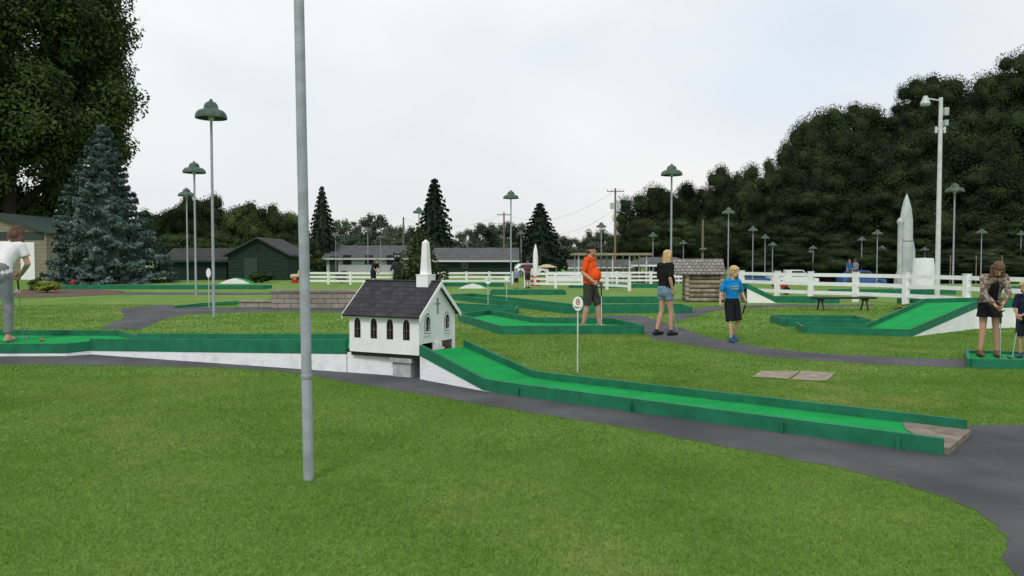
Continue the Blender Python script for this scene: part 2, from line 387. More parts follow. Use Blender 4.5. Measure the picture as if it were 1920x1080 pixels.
lane('far green lane beside the dark cone shaped bush',zz([(-6.5,45),(-.5,44)]),zz([(-6.5,46.3),(-.5,45.3)]))
lane('long green lane lying beyond the curved path at far left',zz([(-23.5,40),(-12.9,40)]),zz([(-23.5,41.4),(-12.9,41.4)]))
lane('short green lane next to the tan block wall on the left',zz([(-10.6,24.3),(-8.7,27.0)],.03),zz([(-10.4,25.8),(-8.8,28.4)],.03),rh=.04)
lane('green lane climbing a white ramp beside the beige cardigan woman',[(6.0,15.8,.05),(7.76,15.1,.05),(10.1,16.9,.50),(11.6,17.3,.52)],[(6.25,16.9,.05),(7.5,16.3,.05),(9.7,18.1,.50),(11.6,18.5,.52)],base=M['white'],ends=(True,True),drop=.06,rh=.10)
lane('short green lane just behind the foot of the right white ramp',zz([(6.2,17.4),(8.0,17.3)]),zz([(6.3,18.7),(8.2,18.5)]))
lane('low green lane at the right edge under the beige cardigan woman',zz([(6.40,10.75,.03),(9.5,10.2,.03)]),zz([(7.22,12.2,.03),(9.8,11.7,.03)]),ends=(True,True),rh=.10,rfar=.04)
lane('green lane coming down a ramp right of the log cabin',[(8.3,27.3,.55),(9.3,27.2,.06),(11.4,27.0,.05)],[(8.3,28.5,.55),(9.3,28.4,.06),(11.6,28.2,.05)],base=M['white'])
lane('green lane behind the white fence left of the silver rocket',zz([(14.5,34),(19.5,34)]),zz([(14.5,35.3),(19.7,35.3)]))
lane('green lane in front of the fence at the far right',zz([(13.5,26.1),(16.2,25.4)]),zz([(13.5,27),(16.4,26.4)]))
lane('green lane behind the fence at the right, beyond the tall white pole',zz([(20.5,38),(25.5,38)]),zz([(20.5,39.3),(25.5,39.3)]))
lane('green lane beyond the fence right of the white rocket',zz([(3.2,42),(8.2,42)]),zz([(3.2,43.2),(8.2,43.2)]))
def hump(px,py,w,label):
    p=G(px,py); t=thing('putting_hump',label,'mini golf obstacle',p,0)
    prof=[(-w,0),(-w*.55,w*.22),(0,w*.36),(w*.55,w*.22),(w,0)]
    MB().plate(prof,[],lambda u,v,k:(u,k-.02,v),.8).build('wedge',M['white'],t)
    mb=MB(); mb.add([(u,.0,v+.01) for u,v in prof]+[(u,.76,v+.01) for u,v in prof],[(k,k+1,k+6,k+5) for k in range(4)]); mb.build('carpet',M['carpet'],t)
hump(886,541,.75,'small white and green hump obstacle left of the number fifteen sign')
hump(440,532,1.0,'low green and white hump obstacle in front of the dark green shed')

for px,py,m,l in((78,637,mat('orange_ball',(.5,.12,.05)),'orange golf ball on the left green carpet'),(31,634,mat('blue_ball',(.06,.2,.3)),'blue golf ball on the left green carpet')):
    p=G(px,py,.10+.028); mb=MB().ball((0,0,0),.028,n=16,k=12); o=mb.build('golf_ball',m,smooth=True); o.location=p; tag(o,l,'golf ball')

# ---------------------------------------------------------------- chapel
ch=thing('miniature_chapel','white miniature chapel with dark shingle roof and steeple straddling the green lane','miniature church',(-1.17,9.70,0),math.radians(-27))
LX=1.10; W=.87; z0,z1,zr=.30,.82,1.19
def arch(cx,w,zb,zt,n=8):
    r=w/2; sp_=zt-w*.9; pts=[(cx-r,zb),(cx+r,zb),(cx+r,sp_)]
    for k in range(1,n):
        t=k/n; pts.append((cx+r*(1-t**1.8), sp_+(zt-sp_)*math.sin(t*math.pi/2)))
    pts.append((cx,zt))
    for k in range(n-1,0,-1):
        t=k/n; pts.append((cx-r*(1-t**1.8), sp_+(zt-sp_)*math.sin(t*math.pi/2)))
    pts.append((cx-r,sp_)); return pts
wins=[-.965,-.70,-.445,-.19]
side=[(-LX,z0),(0,z0),(0,z1),(-LX,z1)]
MB().plate(side,[arch(c,.088,.495,.735) for c in wins],lambda u,v,k:(u,k,v),.02).build('side_wall',M['white'],ch)
MB().plate(side,[],lambda u,v,k:(u,W-k,v),.02).build('side_wall',M['white'],ch)
for c in wins:
    w=MB().plate(arch(c,.098,.488,.745),[arch(c,.078,.505,.725)],lambda u,v,k:(u,-.006+k,v),.012).build('window',M['black'],ch)
    MB().plate(arch(c,.09,.493,.737),[],lambda u,v,k:(u,.028+k,v),.004).build('pane',M['dark'],w)  # dark plate stands in for the dim inside of the open windows
    mb=MB().bb(c-.003,c+.003,-.003,.004,.50,.735); mb.bb(c-.04,c-.004,-.003,.004,.60,.606); mb.bb(c+.004,c+.04,-.003,.004,.60,.606); mb.build('muntin',M['wood'],w)
gab=[(0.021,z0),(.07,z0),(.07,.44),(.33,.44),(.33,.36),(.52,.36),(.52,.44),(.80,.44),(.80,z0),(W-.021,z0),(W-.021,z1),(W/2,zr),(0.021,z1)]
MB().plate(gab,[arch(.20,.12,.575,.80),arch(.67,.12,.575,.80)],lambda u,v,k:(-k,u,v),.02).build('gable_wall',M['white'],ch)
gab2=[(0.021,z0),(W-.021,z0),(W-.021,z1),(W/2,zr),(0.021,z1)]
MB().plate(gab2,[],lambda u,v,k:(-LX+k,u,v),.02).build('gable_wall',M['white'],ch)
paneM=mat('painted_pane',(.58,.61,.64),(.28,.31,.34),scale=25)
for c in(.20,.67):
    MB().plate(arch(c,.145,.561,.817),[arch(c,.134,.570,.806)],lambda u,v,k:(.004-k,u,v),.006).build('window_outline',M['black'],ch)
    w=MB().plate(arch(c,.133,.571,.805),[arch(c,.108,.588,.784)],lambda u,v,k:(.007-k,u,v),.012).build('arched_window',M['white'],ch)
    MB().plate(arch(c,.12,.575,.80),[],lambda u,v,k:(-.014-k,u,v),.004).build('pane',paneM,w)
    mb=MB().bb(-.01,.003,c-.004,c+.004,.58,.77); 
    for z in(.63,.685,.74): mb.bb(-.01,.0025,c-.052,c-.005,z,z+.006); mb.bb(-.01,.0025,c+.005,c+.052,z,z+.006)
    mb.tube((0.0,c-.050,.70),(0.0,c,.78),.004,n=6); mb.tube((0.0,c+.050,.70),(0.0,c,.78),.004,n=6)
    mb.build('muntin',M['black'],w)
    MB().bb(.002,.025,c-.08,c+.08,.540,.557).build('sill',M['white'],ch)
crossM=mat('faded_brown_paint',(.30,.25,.20),(.20,.165,.13))
mb=MB().bb(.002,.012,.427,.443,.80,1.01); mb.bb(.002,.0115,.385,.4265,.925,.941); mb.bb(.002,.0115,.4435,.485,.925,.941); mb.build('cross',crossM,ch)
mb=MB().bb(.002,.03,.30,.55,.335,.36); mb.bb(.004,.028,.36,.50,.361,.43); mb.build('door_block',M['white'],ch)
MB().bb(-.25,.0,.08,.79,.345,.352).build('doorway_carpet',M['red'],ch)
MB().bb(-.30,-.26,.022,.84,.36,.80).build('interior_shade',M['dark'],ch)  # dark sheet painted as the unlit inside of the chapel
ov=.065; sl=(zr-z1)/(W/2)
def roofside(sg):
    ye=-ov if sg<0 else W+ov; ze=z1-ov*sl
    n=Vector((0,sg*sl,1)).normalized()*.022
    a=[(-LX-.06,ye,ze),(.05,ye,ze),(.05,W/2,zr),(-LX-.06,W/2,zr)]
    a=[Vector(p)+n*.25 for p in a]; vs=a+[p+n for p in a]
    return MB().add(vs,[(0,1,2,3),(7,6,5,4),(0,4,5,1),(1,5,6,2),(2,6,7,3),(3,7,4,0)])
roofside(-1).build('roof',M['shingle'],ch); roofside(1).build('roof',M['shingle'],ch)
MB().tube((-LX-.06,W/2,zr+.032),(.05,W/2,zr+.032),.016,n=8).build('ridge_cap',M['black'],ch)
for xx in(.051,-LX-.062):
    for sg in(-1,1):
        ye=-ov if sg<0 else W+ov; ze=z1-ov*sl
        mb=MB(); x1=xx+.014 if xx>0 else xx-.014
        mb.add([(xx,ye,ze-.03),(xx,W/2,zr-.03),(xx,W/2,zr+.03),(xx,ye,ze+.03),(x1,ye,ze-.03),(x1,W/2,zr-.03),(x1,W/2,zr+.03),(x1,ye,ze+.03)],[(0,1,2,3),(7,6,5,4),(0,4,5,1),(3,2,6,7),(0,3,7,4),(1,5,6,2)]); mb.build('fascia',M['white'],ch)
mb=MB().bb(-.27,-.09,W/2-.09,W/2+.09,1.08,1.30); mb.bb(-.275,-.085,W/2-.095,W/2+.095,1.3005,1.315); mb.build('steeple_base',M['white'],ch)
mb=MB(); s0,s1_=.054,.034; c0=(-.18,W/2)
mb.add([(c0[0]+x*s,c0[1]+y*s,z) for s,z in((s0,1.316),(s1_,1.735)) for x,y in((-1,-1),(1,-1),(1,1),(-1,1))]+[(c0[0],c0[1],1.775)],[(3,2,1,0),(0,1,5,4),(1,2,6,5),(2,3,7,6),(3,0,4,7),(4,5,8),(5,6,8),(6,7,8),(7,4,8)]); mb.build('spire',M['white'],ch)
MB().bb(-LX+.01,-.01,.021,W-.021,.25,.299).build('floor_board',M['black'],ch)  # coloured black to carry the shade of the gap under the chapel
mb=MB().bb(-.44,-.16,.05,.38,-.02,.19); mb.bb(-.47,-.13,.02,.41,.191,.248); mb.build('pedestal',M['pedestal'],ch)
EX.append([(-2.5,9.9),(-1.2,9.4),(-.5,10.3),(-1.8,11.2)])

# ---------------------------------------------------------------- text & signs
def text_mesh(s,size,m,parent,loc,rot,name='lettering',off=.02):
    cu=bpy.data.curves.new(name,'FONT'); cu.body=s; cu.size=size; cu.align_x='CENTER'; cu.align_y='CENTER'; cu.extrude=.0008; cu.offset=size*off
    o=bpy.data.objects.new(name,cu); COL.objects.link(o); bpy.context.view_layer.update()
    me=bpy.data.meshes.new_from_object(o.evaluated_get(bpy.context.evaluated_depsgraph_get())); bpy.data.objects.remove(o)
    me.materials.clear(); me.materials.append(m); o=link(name,me,parent); o.location=loc; o.rotation_euler=rot; return o
def sign(px,py,ztop,w,h,num,sub,label,pw=.010):
    p=G(px,py); rz=-math.atan2(p.x,p.y)*.5
    t=thing('hole_sign',label,'sign',p,rz,'oval hole number signs')
    MB().tube((0,0,0),(0,0,ztop-h*.1),pw,n=8).build('post',M['poleW'],t)
    mb=MB(); n=28; mb.add([(w/2*math.cos(2*math.pi*i/n),-.016-(.004 if k else 0),ztop-h/2+h/2*math.sin(2*math.pi*i/n)) for k in(0,1) for i in range(n)],[tuple(range(n)),tuple(range(n,2*n))]+[(i,(i+1)%n,n+(i+1)%n,n+i) for i in range(n)])
    pl=mb.build('plate',M['white'],t)
    if num: text_mesh(num,h*.58,M['red'] if len(num)<2 else M['rail'],pl,(0,-.0225,ztop-h*.40),(math.pi/2,0,0),'number',.005)
    if sub: text_mesh(sub,h*.20,M['black'],pl,(0,-.0225,ztop-h*.78),(math.pi/2,0,0),'lettering')
    return t
sign(1083,699,1.02,.138,.19,'8','PAR 3','white oval sign with red number 8 on thin post in the lawn')
sign(915,578,1.0,.20,.24,'15','','white oval sign with number 15 beyond the chapel')
sign(392,577,1.25,.14,.3,'','','blank narrow white sign left of the tan block wall')
sign(950,566,.95,.16,.2,'','','small white sign between the number fifteen sign and white rocket')

# ---------------------------------------------------------------- lamps
def mk_lamp():
    t=thing('lamp_post','','lamp post',(0,0,0),0,'lamp posts with green hoods')
    MB().lathe([(.036,0),(.0355,.72),(.0345,.725),(.0345,2.2),(.032,5.15),(.0,5.15)],n=20).build('pole',M['pole'],t,smooth=True)
    MB().lathe([(.0365,.695),(.0395,.70),(.0395,.725),(.0365,.73)],n=20).build('collar',M['pole'],t,smooth=True)
    mb=MB().lathe([(0,.52),(.03,.515),(.04,.48),(.05,.455),(.11,.43),(.155,.38),(.175,.31),(.175,.27),(.21,.25),(.30,.215),(.36,.15),(.385,.07),(.385,.02),(.37,.018),(.34,.12),(.2,.19),(.05,.2),(0,.2)],c=(0,0,5.12),n=28)
    mb.build('hood',M['hood'],t,smooth=True)
    MB().lathe([(0,-.12),(.05,-.10),(.075,-.02),(.06,.10),(.04,.19),(0,.2)],c=(0,0,5.17),n=14).build('bulb_housing',M['poleW'],t,smooth=True)
    return t
lp=mk_lamp(); lamps=[lp]
p=G(579,900); lp.location=p; lp.rotation_euler=(0,-.011,0)
LT=5.64
for px,ty in((400,188),(367,303),(352,352),(1258,308),(958,357),(786,388),(1365,388),(1787,343),(977,432),(1127,413),(1411,423),(1434,440),(1448,453),(1224,432),(1281,450),(1318,462),(1644,430),(1615,443),(1839,428),(1913,432),(1524,460),(1653,460),(630,436),(690,425),(877,450),(714,440),(1519,468),(1733,463)):
    Y=(LT-CH)*F/(488-ty)
    for _ in range(6):
        x=(px-960)/F*Y; Y=max(15,(LT+min(Hf(x,Y),0)-CH)*F/(488-ty))
    if Y>90: Y=90-(px%7)
    x=(px-960)/F*Y; h=Hf(x,Y); need=D(px,ty,Y).z-h
    sc_=need/LT
    lamps.append(dup(lp,(x,Y,h),random.uniform(0,6),(1.25,1.25,sc_) if abs(sc_-1)>.03 else (1.2,1.2,1)))
lamps[1].scale=(1.02,1.02,1)
ordlabel(lamps,'green hooded grey lamp post, # of its kind')
lamps[0]['label']='nearest grey lamp post, thick bare pole crossing the whole picture height'
lamps[1]['label']='tall hooded lamp post standing by the curved path at left'
lamps[4]['label']='green hooded lamp post rising just behind the blond woman'
lamps[8]['label']='green hooded lamp post between the tall white pole and the right edge'

p=G(1757,558); fl=thing('flood_light_pole','tall white pole with flood light arms by the silver rocket','light pole',p)
hh=D(1757,183,p.y).z
MB().tube((0,0,0),(0,0,hh),.10,.07,n=14).build('pole',M['poleW'],fl,smooth=True)
MB().tube((0,0,hh-.12),(-.6,0,hh-.03),.03,n=8).build('arm',M['poleW'],fl)
MB().lathe([(0,.2),(.08,.18),(.12,.05),(.2,-.12),(.16,-.2),(0,-.22)],c=(-.62,0,hh-.12),n=16).build('lamp_head',M['silver'],fl,smooth=True)
mb=MB().box((.2,0,hh-.55),(.16,.2,.3)); mb.box((.2,0,hh-1.0),(.14,.2,.22)); mb.tube((0,0,hh-.6),(.2,0,hh-.6),.02,n=6); mb.build('control_box',M['silver'],fl)
mb=MB().box((0,0,hh-1.25),(.4,.06,.06)); mb.tube((-.17,0,hh-1.4),(-.17,0,hh-1.15),.05,n=8); mb.tube((.17,0,hh-1.4),(.17,0,hh-1.15),.05,n=8); mb.build('bracket',M['poleW'],fl)

# ---------------------------------------------------------------- fences
def fence(pts,hgt,sp_,label,names='rail_fence',mm='white',rails=3,pw=.12,rw=.12):
    t=thing(names,label,'fence',(pts[0][0],pts[0][1],Hf(*pts[0])),0,'white rail fences')
    P=[Vector((p[0],p[1],0)) for p in pts]
    for i in range(len(P)-1):
        a,b=P[i],P[i+1]; L_=(b-a).length; n=max(1,round(L_/sp_))
        rz=math.atan2((b-a).y,(b-a).x)
        for k in range(n+(1 if i==len(P)-2 else 0)):
            q=a.lerp(b,k/n); h=Hf(q.x,q.y)
            mb=MB().box((q.x,q.y,h+hgt/2),(pw,pw,hgt),rz); mb.box((q.x,q.y,h+hgt+.012),(pw+.03,pw+.03,.02),rz); mb.build('post',M[mm],t,True)
    for r in range(rails):
        zf=.90-r*.31
        mb=MB()
        for i in range(len(P)-1):
            a,b=P[i],P[i+1]; c=(a+b)/2; h=(Hf(a.x,a.y)+Hf(b.x,b.y))/2
            mb.box((c.x,c.y-.0,h+hgt*zf),((b-a).length-.02,.045,rw),math.atan2((b-a).y,(b-a).x))
        mb.build('rail',M[mm],t,True)
    return t
g2=lambda px,py:tuple(G(px,py)[:2])
fence([g2(1390,556),g2(1457,560),g2(1520,563),g2(1604,566),g2(1698,571),g2(1812,579),g2(1990,594)],1.06,2.6,'white three rail fence at the right, nearest the camera',pw=.17,rw=.13)
fence([g2(985,540),g2(1100,541),g2(1180,546)],.85,1.6,'white rail fence between the white rocket and the man in orange')
fence([g2(575,533),g2(700,534),g2(960,533)],.78,1.4,'white rail fence running left of the white rocket behind the chapel')
fence([(2.2,49),(9,50),(12,50)],.8,2.0,'white rail fence in the distance behind the log cabin')
t=thing('wire_fence','dark wire mesh fence on thin posts in front of the wood at far right','fence',(33,66,Hf(33,66)))
for k in range(12):
    x=33+k*2.2; mb=MB().tube((x,66,Hf(x,66)),(x,66,Hf(x,66)+2.6),.045,n=6); mb.build('post',M['wood'],t,True)
mb=MB()
for z in np.linspace(.1,2.55,9): mb.tube((33,66,Hf(40,66)+z),(57.2,66,Hf(50,66)+z),.012,n=4,cap=False)
mb.build('wire',M['wire'],t,True)

# ---------------------------------------------------------------- stone retaining walls
a=g2(508,578);b=g2(690,578)
t=thing('block_wall','tan concrete block retaining wall left of the chapel','wall',(a[0],a[1],0))
mb=MB(); mb.bb(0,b[0]-a[0],0,.3,0,.50); mb.build('blocks',M['block'],t)
mb=MB(); 
for k in range(8): mb.bb(k*.39+.004,k*.39+.384,-.03,.33,.502,.57+.004*(k%3))
mb.build('coping',M['rock'],t)
a=g2(448,577);b=g2(506,578)
t=thing('block_wall','lower stepped tan block wall at the left of the taller one','wall',(a[0],a[1],0))
MB().bb(0,b[0]-a[0],0,.3,0,.18).build('blocks',M['block'],t); MB().bb(-.02,b[0]-a[0]-.004,-.03,.33,.182,.23).build('coping',M['rock'],t)
EX.append([(-8.6,24),(-4,24),(-4,25.6),(-8.6,25.6)])

# ---------------------------------------------------------------- log cabin
p=G(1288,566); lc=thing('log_cabin','small log cabin obstacle with weathered shake roof behind the blond woman','log cabin',p,math.radians(-8))
w_,dp=1.22,1.1
mb=MB(); me_=MB()
for k in range(6):
    z=.08+k*.16
    mb.tube((-.08,0,z),(w_+.08,0,z),.074,n=10); mb.tube((-.08,dp,z),(w_+.08,dp,z),.074,n=10)
    mb.tube((0,-.10,z+.07),(0,dp+.08,z+.07),.07,n=10); mb.tube((w_,-.10,z+.07),(w_,dp+.08,z+.07),.07,n=10)
    for xx in(0,w_): me_.tube((xx,-.112,z+.07),(xx,-.101,z+.07),.066,n=10)
mb.build('log_wall',M['log'],lc); me_.build('log_ends',M['logend'],lc)
MB().bb(.05,w_-.05,.0,.03,0,.95).build('gap_shade',M['dark'],lc)  # dark sheet put in for the shade between the logs
MB().plate([(0,.95),(dp,.95),(dp/2,1.42)],[],lambda u,v,k:(w_-.03+k,u,v),.03).build('gable',M['log'],lc)
MB().plate([(0,.95),(dp,.95),(dp/2,1.42)],[],lambda u,v,k:(k,u,v),.03).build('gable',M['log'],lc)
for sg in(-1,1):
    mb=MB(); ye=-.20 if sg<0 else dp+.20
    vs=[(-.90,ye,.98),(w_+.10,ye,.98),(w_+.10,dp/2,1.52),(-.55,dp/2,1.52)]; vs=vs+[(x,y,z+.04) for x,y,z in vs]
    mb.add(vs,[(0,1,2,3),(7,6,5,4),(0,4,5,1),(1,5,6,2),(2,6,7,3),(3,7,4,0)]); mb.build('roof',M['shake'],lc)
mb=MB().bb(w_+.10,w_+.32,.0,dp,.0,.80); mb.build('stone_chimney',M['rock'],lc)
MB().tube((-.80,-.1,0),(-.80,-.1,.98),.04,n=8).build('porch_post',M['log'],lc)

# ---------------------------------------------------------------- rockets
def rocket(px,py,ty,rad,body,fin,label,name='model_rocket'):
    p=G(px,py); t=thing(name,label,'rocket model',p); h=D(px,ty,p.y).z
    prof=[(0,.02),(rad*.8,.05),(rad*.95,h*.15),(rad,h*.45),(rad*.95,h*.72),(rad*.72,h*.84),(rad*.4,h*.93),(rad*.15,h*.98),(0,h)]
    MB().lathe(prof,n=24).build('fuselage',body,t,smooth=True)
    for k in range(4):
        a=k*math.pi/2+.5; c,s=math.cos(a),math.sin(a)
        MB().plate([(rad*.7,0),(rad*2.0,0),(rad*1.9,h*.12),(rad*.8,h*.3)],[],lambda u,v,q:(u*c-(q-.02)*s,u*s+(q-.02)*c,v),.04).build('fin',fin,t)
    return t,h
t,h=rocket(1697,543,363,.32,M['silver'],M['silver'],'tall silver rocket standing behind the white fence on the right')
for bx,by in((-.36,-.12),(.34,-.05)):
    MB().lathe([(0,h*.02),(.11,h*.03),(.12,h*.5),(.12,h*.68),(.17,h*.70),(.16,h*.72),(.07,h*.745),(0,h*.75)] if bx<0 else [(0,h*.02),(.10,h*.03),(.11,h*.4),(.03,h*.5),(0,h*.505)],c=(bx,by,0),n=16).build('booster',M['silver'],t,smooth=True)
MB().lathe([(.325,h*.50),(.33,h*.505),(.33,h*.52),(.325,h*.525)],n=24).build('band',M['steel'],t,smooth=True)
t,h=rocket(1004,536,457,.15,M['white'],M['red'],'white rocket with red fins beyond the number fifteen sign')
MB().lathe([(.145,.35),(.155,.36),(.155,.55),(.148,.56)],n=20).build('band',M['red'],t,smooth=True)
p=G(1731,548); t=thing('cone_obstacle','white truncated cone obstacle right of the silver rocket','mini golf obstacle',p)
MB().lathe([(.56,0),(.55,.4),(.42,1.6),(.0,1.61)],n=20).build('cone',M['white'],t,smooth=True); MB().lathe([(.60,0),(.60,.06),(.55,.07)],n=20).build('rim',M['whitewash'],t)

# ---------------------------------------------------------------- voxel bodies
def voxel(mb,name,m,parent,vs=.02,sm=3):
    me=bpy.data.meshes.new('tmp'); me.from_pydata([tuple(v) for v in mb.v],[],mb.f)
    bm=bmesh.new(); bm.from_mesh(me); bmesh.ops.recalc_face_normals(bm,faces=bm.faces); bm.to_mesh(me); bm.free()
    o=bpy.data.objects.new('tmp',me); COL.objects.link(o)
    r=o.modifiers.new('r','REMESH'); r.mode='VOXEL'; r.voxel_size=vs; r.use_smooth_shade=True
    if sm: s=o.modifiers.new('s','SMOOTH'); s.factor=.5; s.iterations=sm
    bpy.context.view_layer.update()
    m2=bpy.data.meshes.new_from_object(o.evaluated_get(bpy.context.evaluated_depsgraph_get())); bpy.data.objects.remove(o); bpy.data.meshes.remove(me)
    m2.name=name; m2.materials.clear(); m2.materials.append(m); return link(name,m2,parent)
p=G(746,534); st=thing('black_statue','black upright animal statue behind the chapel roof','statue',p); st.scale=(1.05,1.05,1.08)
mb=MB(); mb.cap((0,0,.45),(0,0,1.1),.24,.26); mb.cap((-.15,0,.5),(-.17,-.05,.06),.13,.09); mb.cap((.15,0,.5),(.17,-.05,.06),.13,.09)
mb.cap((-.24,0,1.2),(-.38,-.1,.85),.09,.07); mb.cap((.24,0,1.2),(.38,-.1,.9),.09,.07); mb.ball((0,-.05,1.55),(.22,.22,.25)); mb.ball((-.19,0,1.78),.085); mb.ball((.19,0,1.78),.085)
mb.ball((0,-.25,1.5),(.1,.12,.08))
voxel(mb,'figure',M['black'],st,.03)
mb=MB().ball((-.09,-.24,1.62),.04); mb.ball((.09,-.24,1.62),.04); mb.build('eyes',M['white'],st)

# ---------------------------------------------------------------- buildings
def gable_house(name,label,x0,x1,y0,y1,hw,hr,wall,roof,axis='x',ov=.4,base=0,parts=()):
    t=thing(name,label,'building',(x0,y0,base)); w=x1-x0; d=y1-y0
    mb=MB()
    if axis=='x':
        mb.bb(0,w,0,d,0,hw); mb.build('wall',wall,t)
        MB().plate([(0,hw+.003),(d,hw+.003),(d/2,hr)],[],lambda u,v,k:(k,u,v),.1).build('gable',wall,t)
        MB().plate([(0,hw+.003),(d,hw+.003),(d/2,hr)],[],lambda u,v,k:(w-k,u,v),.1).build('gable',wall,t)
        s=(hr-hw)/(d/2); mb=MB()
        for ya,yb in((-ov,d/2),(d+ov,d/2)):
            vs=[(-ov,ya,hw-ov*s+.02),(w+ov,ya,hw-ov*s+.02),(w+ov,yb,hr+.02),(-ov,yb,hr+.02)]; vs=vs+[(a,b,c+.12) for a,b,c in vs]
            mb.add(vs,[(0,1,2,3),(7,6,5,4),(0,4,5,1),(1,5,6,2),(2,6,7,3),(3,7,4,0)])
        mb.build('roof',roof,t)
        MB().bb(-ov,w+ov,-ov-.06,-ov-.01,hw-ov*s-.02,hw-ov*s+.16).build('eave_board',M['poleW'] if wall!=M['darkgreen'] or w>7 else M['dullgreen'],t)
    else:
        mb.bb(0,w,0,d,0,hw); mb.build('wall',wall,t)
        MB().plate([(0,hw+.003),(w,hw+.003),(w/2,hr)],[],lambda u,v,k:(u,k,v),.1).build('gable',wall,t)
        s=(hr-hw)/(w/2); mb=MB()
        for xa in(-ov,w+ov):
            vs=[(xa,-ov,hw-ov*s+.02),(w/2,-ov,hr+.02),(w/2,d+ov,hr+.02),(xa,d+ov,hw-ov*s+.02)]; vs=vs+[(a,b,c+.12) for a,b,c in vs]
            mb.add(vs,[(0,1,2,3),(7,6,5,4),(0,4,5,1),(1,5,6,2),(2,6,7,3),(3,7,4,0)])
        mb.build('roof',roof,t)
    for nm,a,b,c,d_,m in parts: 
        MB().bb(a,b,-.05,-.01,c,d_).build(nm,M[m],t)
    return t
def XX(px,Y): return (px-960)/F*Y
Y0=58
gable_house('shed','dark green wooden shed with gable end facing the lawn',XX(428,Y0),XX(540,Y0),Y0,Y0+6,1.9,3.1,M['darkgreen'],M['darkroof'],'y',.3,0,[('gable_vent',2.05,2.40,2.35,2.65,'black'),('door',1.2,2.2,0,1.7,'dullgreen')])
gable_house('shed','long low dark green shed behind the blue spruce',XX(300,Y0),XX(426,Y0)-.4,Y0+1,Y0+5,1.5,2.3,M['darkgreen'],M['darkroof'],'x',.3)
Y0=92
bt=[('window',2+i*2.6,3.0+i*2.6,1.0,2.1,'glass') for i in range(5)]
gable_house('building','long low white building with grey roof behind the nearest pole',XX(612,Y0),XX(800,Y0),Y0,Y0+9,1.75,3.2,M['whitesiding'],M['greyroof'],'x',.5,0,bt[:4]+[('door',.4,1.4,.05,2.0,'dullgreen')])
gable_house('building','low dark green building with grey roof and pale eaves left of the white rocket',XX(790,82),XX(965,82),82,90,1.5,2.75,M['darkgreen'],M['greyroof'],'x',.5,0,[('window',1.2,2.0,.6,1.3,'glass'),('window',4.2,5.0,.6,1.3,'glass')])
Y0=60
gable_house('garage','beige block garage with green gable at the left edge',XX(-170,Y0),XX(88,Y0),Y0,Y0+10,3.6,5.2,M['beige'],M['dullgreen'],'y',.3,0,[('garage_door',XX(40,Y0)-XX(-170,Y0),XX(66,Y0)-XX(-170,Y0),0,2.9,'white'),('green_band',0,10.5,3.1,3.7,'dullgreen')])
def pavilion(label,x0,x1,y0,y1,h,th,roof,base,n=5,hip=0):
    t=thing('pavilion',label,'pavilion',(x0,y0,base)); w=x1-x0;d=y1-y0
    if hip:
        mb=MB(); mb.add([(-.4,-.4,h),(w+.4,-.4,h),(w+.4,d+.4,h),(-.4,d+.4,h),(w*.2,d/2,h+hip),(w*.8,d/2,h+hip)],[(0,1,5,4),(1,2,5),(2,3,4,5),(3,0,4),(0,3,2,1)]); mb.build('roof',roof,t)
        MB().bb(-.42,w+.42,-.47,-.41,h-.14,h+.03).build('eave_board',M['whitewash'],t)
    else:
        MB().bb(-.4,w+.4,-.4,d+.4,h,h+th).build('roof',roof,t)
    for k in range(n):
        for yy in(0,d): MB().tube((w*k/(n-1),yy,0),(w*k/(n-1),yy,h),.07,n=8).build('post',M['poleW'],t)
    MB().bb(w*.05,w*.95,d+.1,d+.2,0,1.2).build('back_wall',M['concrete'],t)
    MB().bb(w*.2,w*.7,d*.4,d*.4+.8,.72,.78).build('table',M['wood'],t)
    return t
pavilion('flat tan roofed pavilion on posts behind the man in orange',XX(1085,66),XX(1212,66),66,70,2.35,.2,M['concrete'],Hf(7,66))
pavilion('hip roofed grey picnic pavilion behind the blond woman',XX(1190,72),XX(1300,72),72,77,2.0,.2,M['greyroof'],Hf(14,72),hip=.75)
gable_house('building','low pale concession building beyond the distant white fence',XX(1070,90),XX(1180,90),90,95,1.7,2.5,M['whitesiding'],M['greyroof'],'x',.3,Hf(10,90),[('window',1.0,2.2,.7,1.4,'glass'),('window',4.0,5.0,.7,1.4,'glass')])

# ---------------------------------------------------------------- vehicles
def car(label,px,Y,rz,L,Wd,Ht,m,kind='car',cat='car'):
    x=XX(px,Y); t=thing('parked_'+kind,label,cat,(x,Y,Hf(x,Y)),rz,'parked vehicles')
    if kind=='pickup_truck': prof=[(-L/2,.35),(L/2,.35),(L/2,.85),(L*.28,1.0),(L*.16,Ht),(-L*.10,Ht),(-L*.13,1.02),(-L/2,1.02)]; cab=[(L*.255,1.02),(L*.15,Ht-.08),(-L*.09,Ht-.08),(-L*.09,1.02)]
    else: prof=[(-L/2,.3),(L/2,.3),(L/2,.75),(L*.27,.92),(L*.10,Ht),(-L*.28,Ht),(-L*.44,.98),(-L/2,.9)]; cab=[(L*.24,.94),(L*.09,Ht-.08),(-L*.26,Ht-.08),(-L*.40,.98)]
    o=MB().plate(prof,[],lambda u,v,k:(u,k-Wd/2,v),Wd).build('body',m,t)
    bv=o.modifiers.new('bevel','BEVEL'); bv.width=.06; bv.segments=2
    mb=MB(); mb.plate(cab,[],lambda u,v,k:(u,-Wd/2-.004+k,v),.003); mb.plate(cab,[],lambda u,v,k:(u,Wd/2+.001+k,v),.003); mb.build('window',M['glass'],t)
    for sx in(-.32,.32):
        for sy in(-1,1):
            w=MB().tube((sx*L,sy*(Wd/2-.1),.33),(sx*L,sy*(Wd/2+.02),.33),.33,n=20).build('wheel',M['dark'],t)
            MB().tube((sx*L,sy*(Wd/2+.021),.33),(sx*L,sy*(Wd/2+.03),.33),.18,n=14).build('rim',M['steel'],w)
